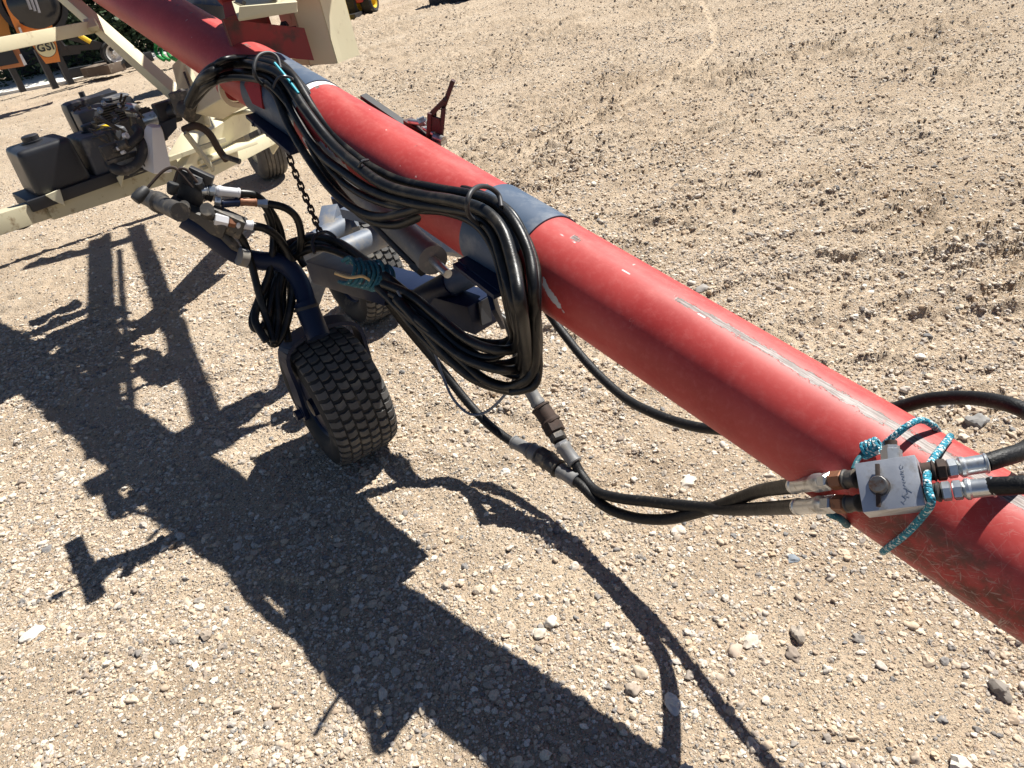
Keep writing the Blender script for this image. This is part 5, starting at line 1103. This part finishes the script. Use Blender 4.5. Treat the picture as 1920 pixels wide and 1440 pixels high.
# small red tractor at the top
tx = G(688, 28); tk = thing('red_tractor', 'small red tractor with yellow hubbed tyres far behind the cream post', 'tractor', tx)
fx = Vector((-0.9, 0.42, 0)).normalized(); fy = Vector((-fx.y, fx.x, 0))   # fx: its axle direction
for k, (px, py) in enumerate(((671, 31), (698, 25))):
    p_ = G(px, py); c2 = Vector((p_.x, p_.y, 0.21)); ax = Vector((0.92, -0.38, 0)).normalized()
    bm = B(); add_lathe(bm, c2, ax, [(-0.1, 0.11), (-0.12, 0.17), (-0.09, 0.21), (0.09, 0.21), (0.12, 0.17), (0.1, 0.11)], 30, closed=True); ty = obj('tyre', bm, M_TYRE, tk)
    bm = B(); add_lathe(bm, c2, ax, [(0.0, 0.11), (0.11, 0.12), (0.09, 0.09), (0.03, 0.08), (0.03, 0.0)], 24); obj('hub', bm, M_YPAINT, ty)
tb = G(684, 26); X_, Y_ = Vector((0.92, -0.38, 0)).normalized(), Vector((0.38, 0.92, 0)).normalized()
bm = B(); add_box(bm, tb+Y_*0.1+ez*0.24, (X_, Y_, ez), (0.42, 1.0, 0.32), 0.04); obj('body', bm, M_REDP, tk)
bm = B(); add_box(bm, tb+Y_*0.5+ez*0.7, (X_, Y_, ez), (0.5, 0.5, 0.4), 0.05); obj('seat', bm, M_DARK, tk)
bm = B(); add_beam(bm, tb-Y_*0.3+ez*0.6, tb-Y_*0.1+ez*1.0, 0.04, 0.04); add_lathe(bm, tb-Y_*0.1+ez*1.0, Vector((0, 0.3, 1)), [(0, 0.18), (0.02, 0.18)], 20); obj('steering_wheel', bm, M_DARK, tk)
bl_ = thing('yellow_implement', 'yellow edged implement with two grey rods left of the red tractor', 'farm implement', G(660, 45))
bm = B(); q_ = G(657, 40); add_plate(bm, [q_, q_+ez*0.8, q_+ez*0.8+Vector((-0.15, 0.2, 0)), q_+Vector((-0.15, 0.2, 0))], 0.03); obj('blade', bm, M_YPAINT, bl_)
for a_ in (660, 666):
    bm = B(); p_ = G(a_, 32); add_cyl(bm, p_, p_+ez*0.9, 0.035, 10); obj('rod', bm, M_GOOSE, bl_)
bm = B(); add_box(bm, G(664, 36), (X_, Y_, ez), (0.25, 0.3, 0.1)); obj('foot', bm, M_DARK, bl_)
# low dark vehicle just beyond the top edge
vh = thing('dark_trailer', 'low black trailer side just cut by the top edge of the photo', 'trailer', G(850, 2))
bm = B(); a_, b_ = G(818, 7), G(900, -5); add_plate(bm, [a_, b_, b_+ez*0.6, a_+ez*0.6], 0.5); obj('trailer_side', bm, M_DARK, vh)
gv = thing('grey_machine', 'blue grey machine seen between the red tube and hinge box', 'farm machine', G(400, 60))
bm = B(); add_box(bm, P(402, 20, 13.0)-ez*0.5, (Vector((1, 0.2, 0)).normalized(), Vector((-0.2, 1, 0)).normalized(), ez), (0.9, 0.6, 1.3), 0.05); obj('cover', bm, M_NAVYD, gv)
bm = B(); add_cyl(bm, P(398, 40, 12.6), P(396, 10, 12.6), 0.25, 16); obj('drum', bm, M_DARK, gv)

# dark evergreen shrubs behind
M_LEAF = mat('dark_leaf', (0.045, 0.075, 0.03), 0.6, 0, 0.5, 3)
M_BARK = mat('bark', (0.09, 0.07, 0.05), 0.9, 0, 0.3, 6)
def tree(x, y, ht, rad, label, n=9000, seed=1):
    g = np.random.default_rng(seed); root = thing('spruce_tree', label, 'tree', (x, y, 0), 'dense evergreens behind the yard')
    bm = B(); add_lathe(bm, Vector((x, y, 0)), ez, [(0, 0.16), (ht*0.5, 0.10), (ht*0.95, 0.02)], 10)
    for k in range(24):
        a = g.uniform(0, 6.28); z = g.uniform(0.06, 0.85)*ht; L_ = rad*(1-z/ht)*0.85+0.1; s0 = Vector((x, y, z)); add_cyl(bm, s0, s0+Vector((math.cos(a)*L_, math.sin(a)*L_, -0.15)), 0.035, 5, 0.008)
    obj('trunk', bm, M_BARK, root)
    nc = 130; ca = g.uniform(0, 6.28, nc); cz_ = g.uniform(0.02, 1, nc)**1.2; cr = rad*(1-cz_*0.85)*g.uniform(0.35, 1.0, nc)
    cen = np.stack([x+np.cos(ca)*cr, y+np.sin(ca)*cr, cz_*ht*0.97+0.1], 1)
    idx = g.integers(0, nc, n); dlt = g.normal(0, 1, (n, 3))*np.array([0.28, 0.28, 0.17]); c = cen[idx]+dlt; c[:, 2] = np.maximum(c[:, 2], 0.05)
    u = g.normal(0, 1, (n, 3)); u[:, 2] *= 0.5; u /= np.linalg.norm(u, axis=1)[:, None]; v = np.cross(u, g.normal(0, 1, (n, 3))); v /= np.linalg.norm(v, axis=1)[:, None]
    s = g.uniform(0.04, 0.085, n)[:, None]
    co = np.stack([c-u*s, c+v*s*0.5, c+u*s, c-v*s*0.5], 1).reshape(-1, 3)
    me = bpy.data.meshes.new('crown'); me.from_pydata(co.tolist(), [], np.arange(4*n).reshape(-1, 4).tolist()); me.materials.append(M_LEAF); link(bpy.data.objects.new('crown', me), root)
TL = ['dark evergreen directly behind the green implement', 'dark evergreen between the cream lift arm and the red tube', 'dark evergreen behind the white hubbed wheel', 'dark evergreen just right of the orange machine',
      'dark evergreen hidden mostly behind the orange machine', 'dark evergreen left of the orange machine']
for i, (px, ds) in enumerate(((335, 19.5), (285, 20.5), (225, 19.8), (165, 20.6), (100, 20.2), (20, 20.4))):
    q_ = P(px, 60, ds); tree(q_.x, q_.y, 4.6+0.5*(i % 3), 1.9, TL[i], 9000, 10+i)
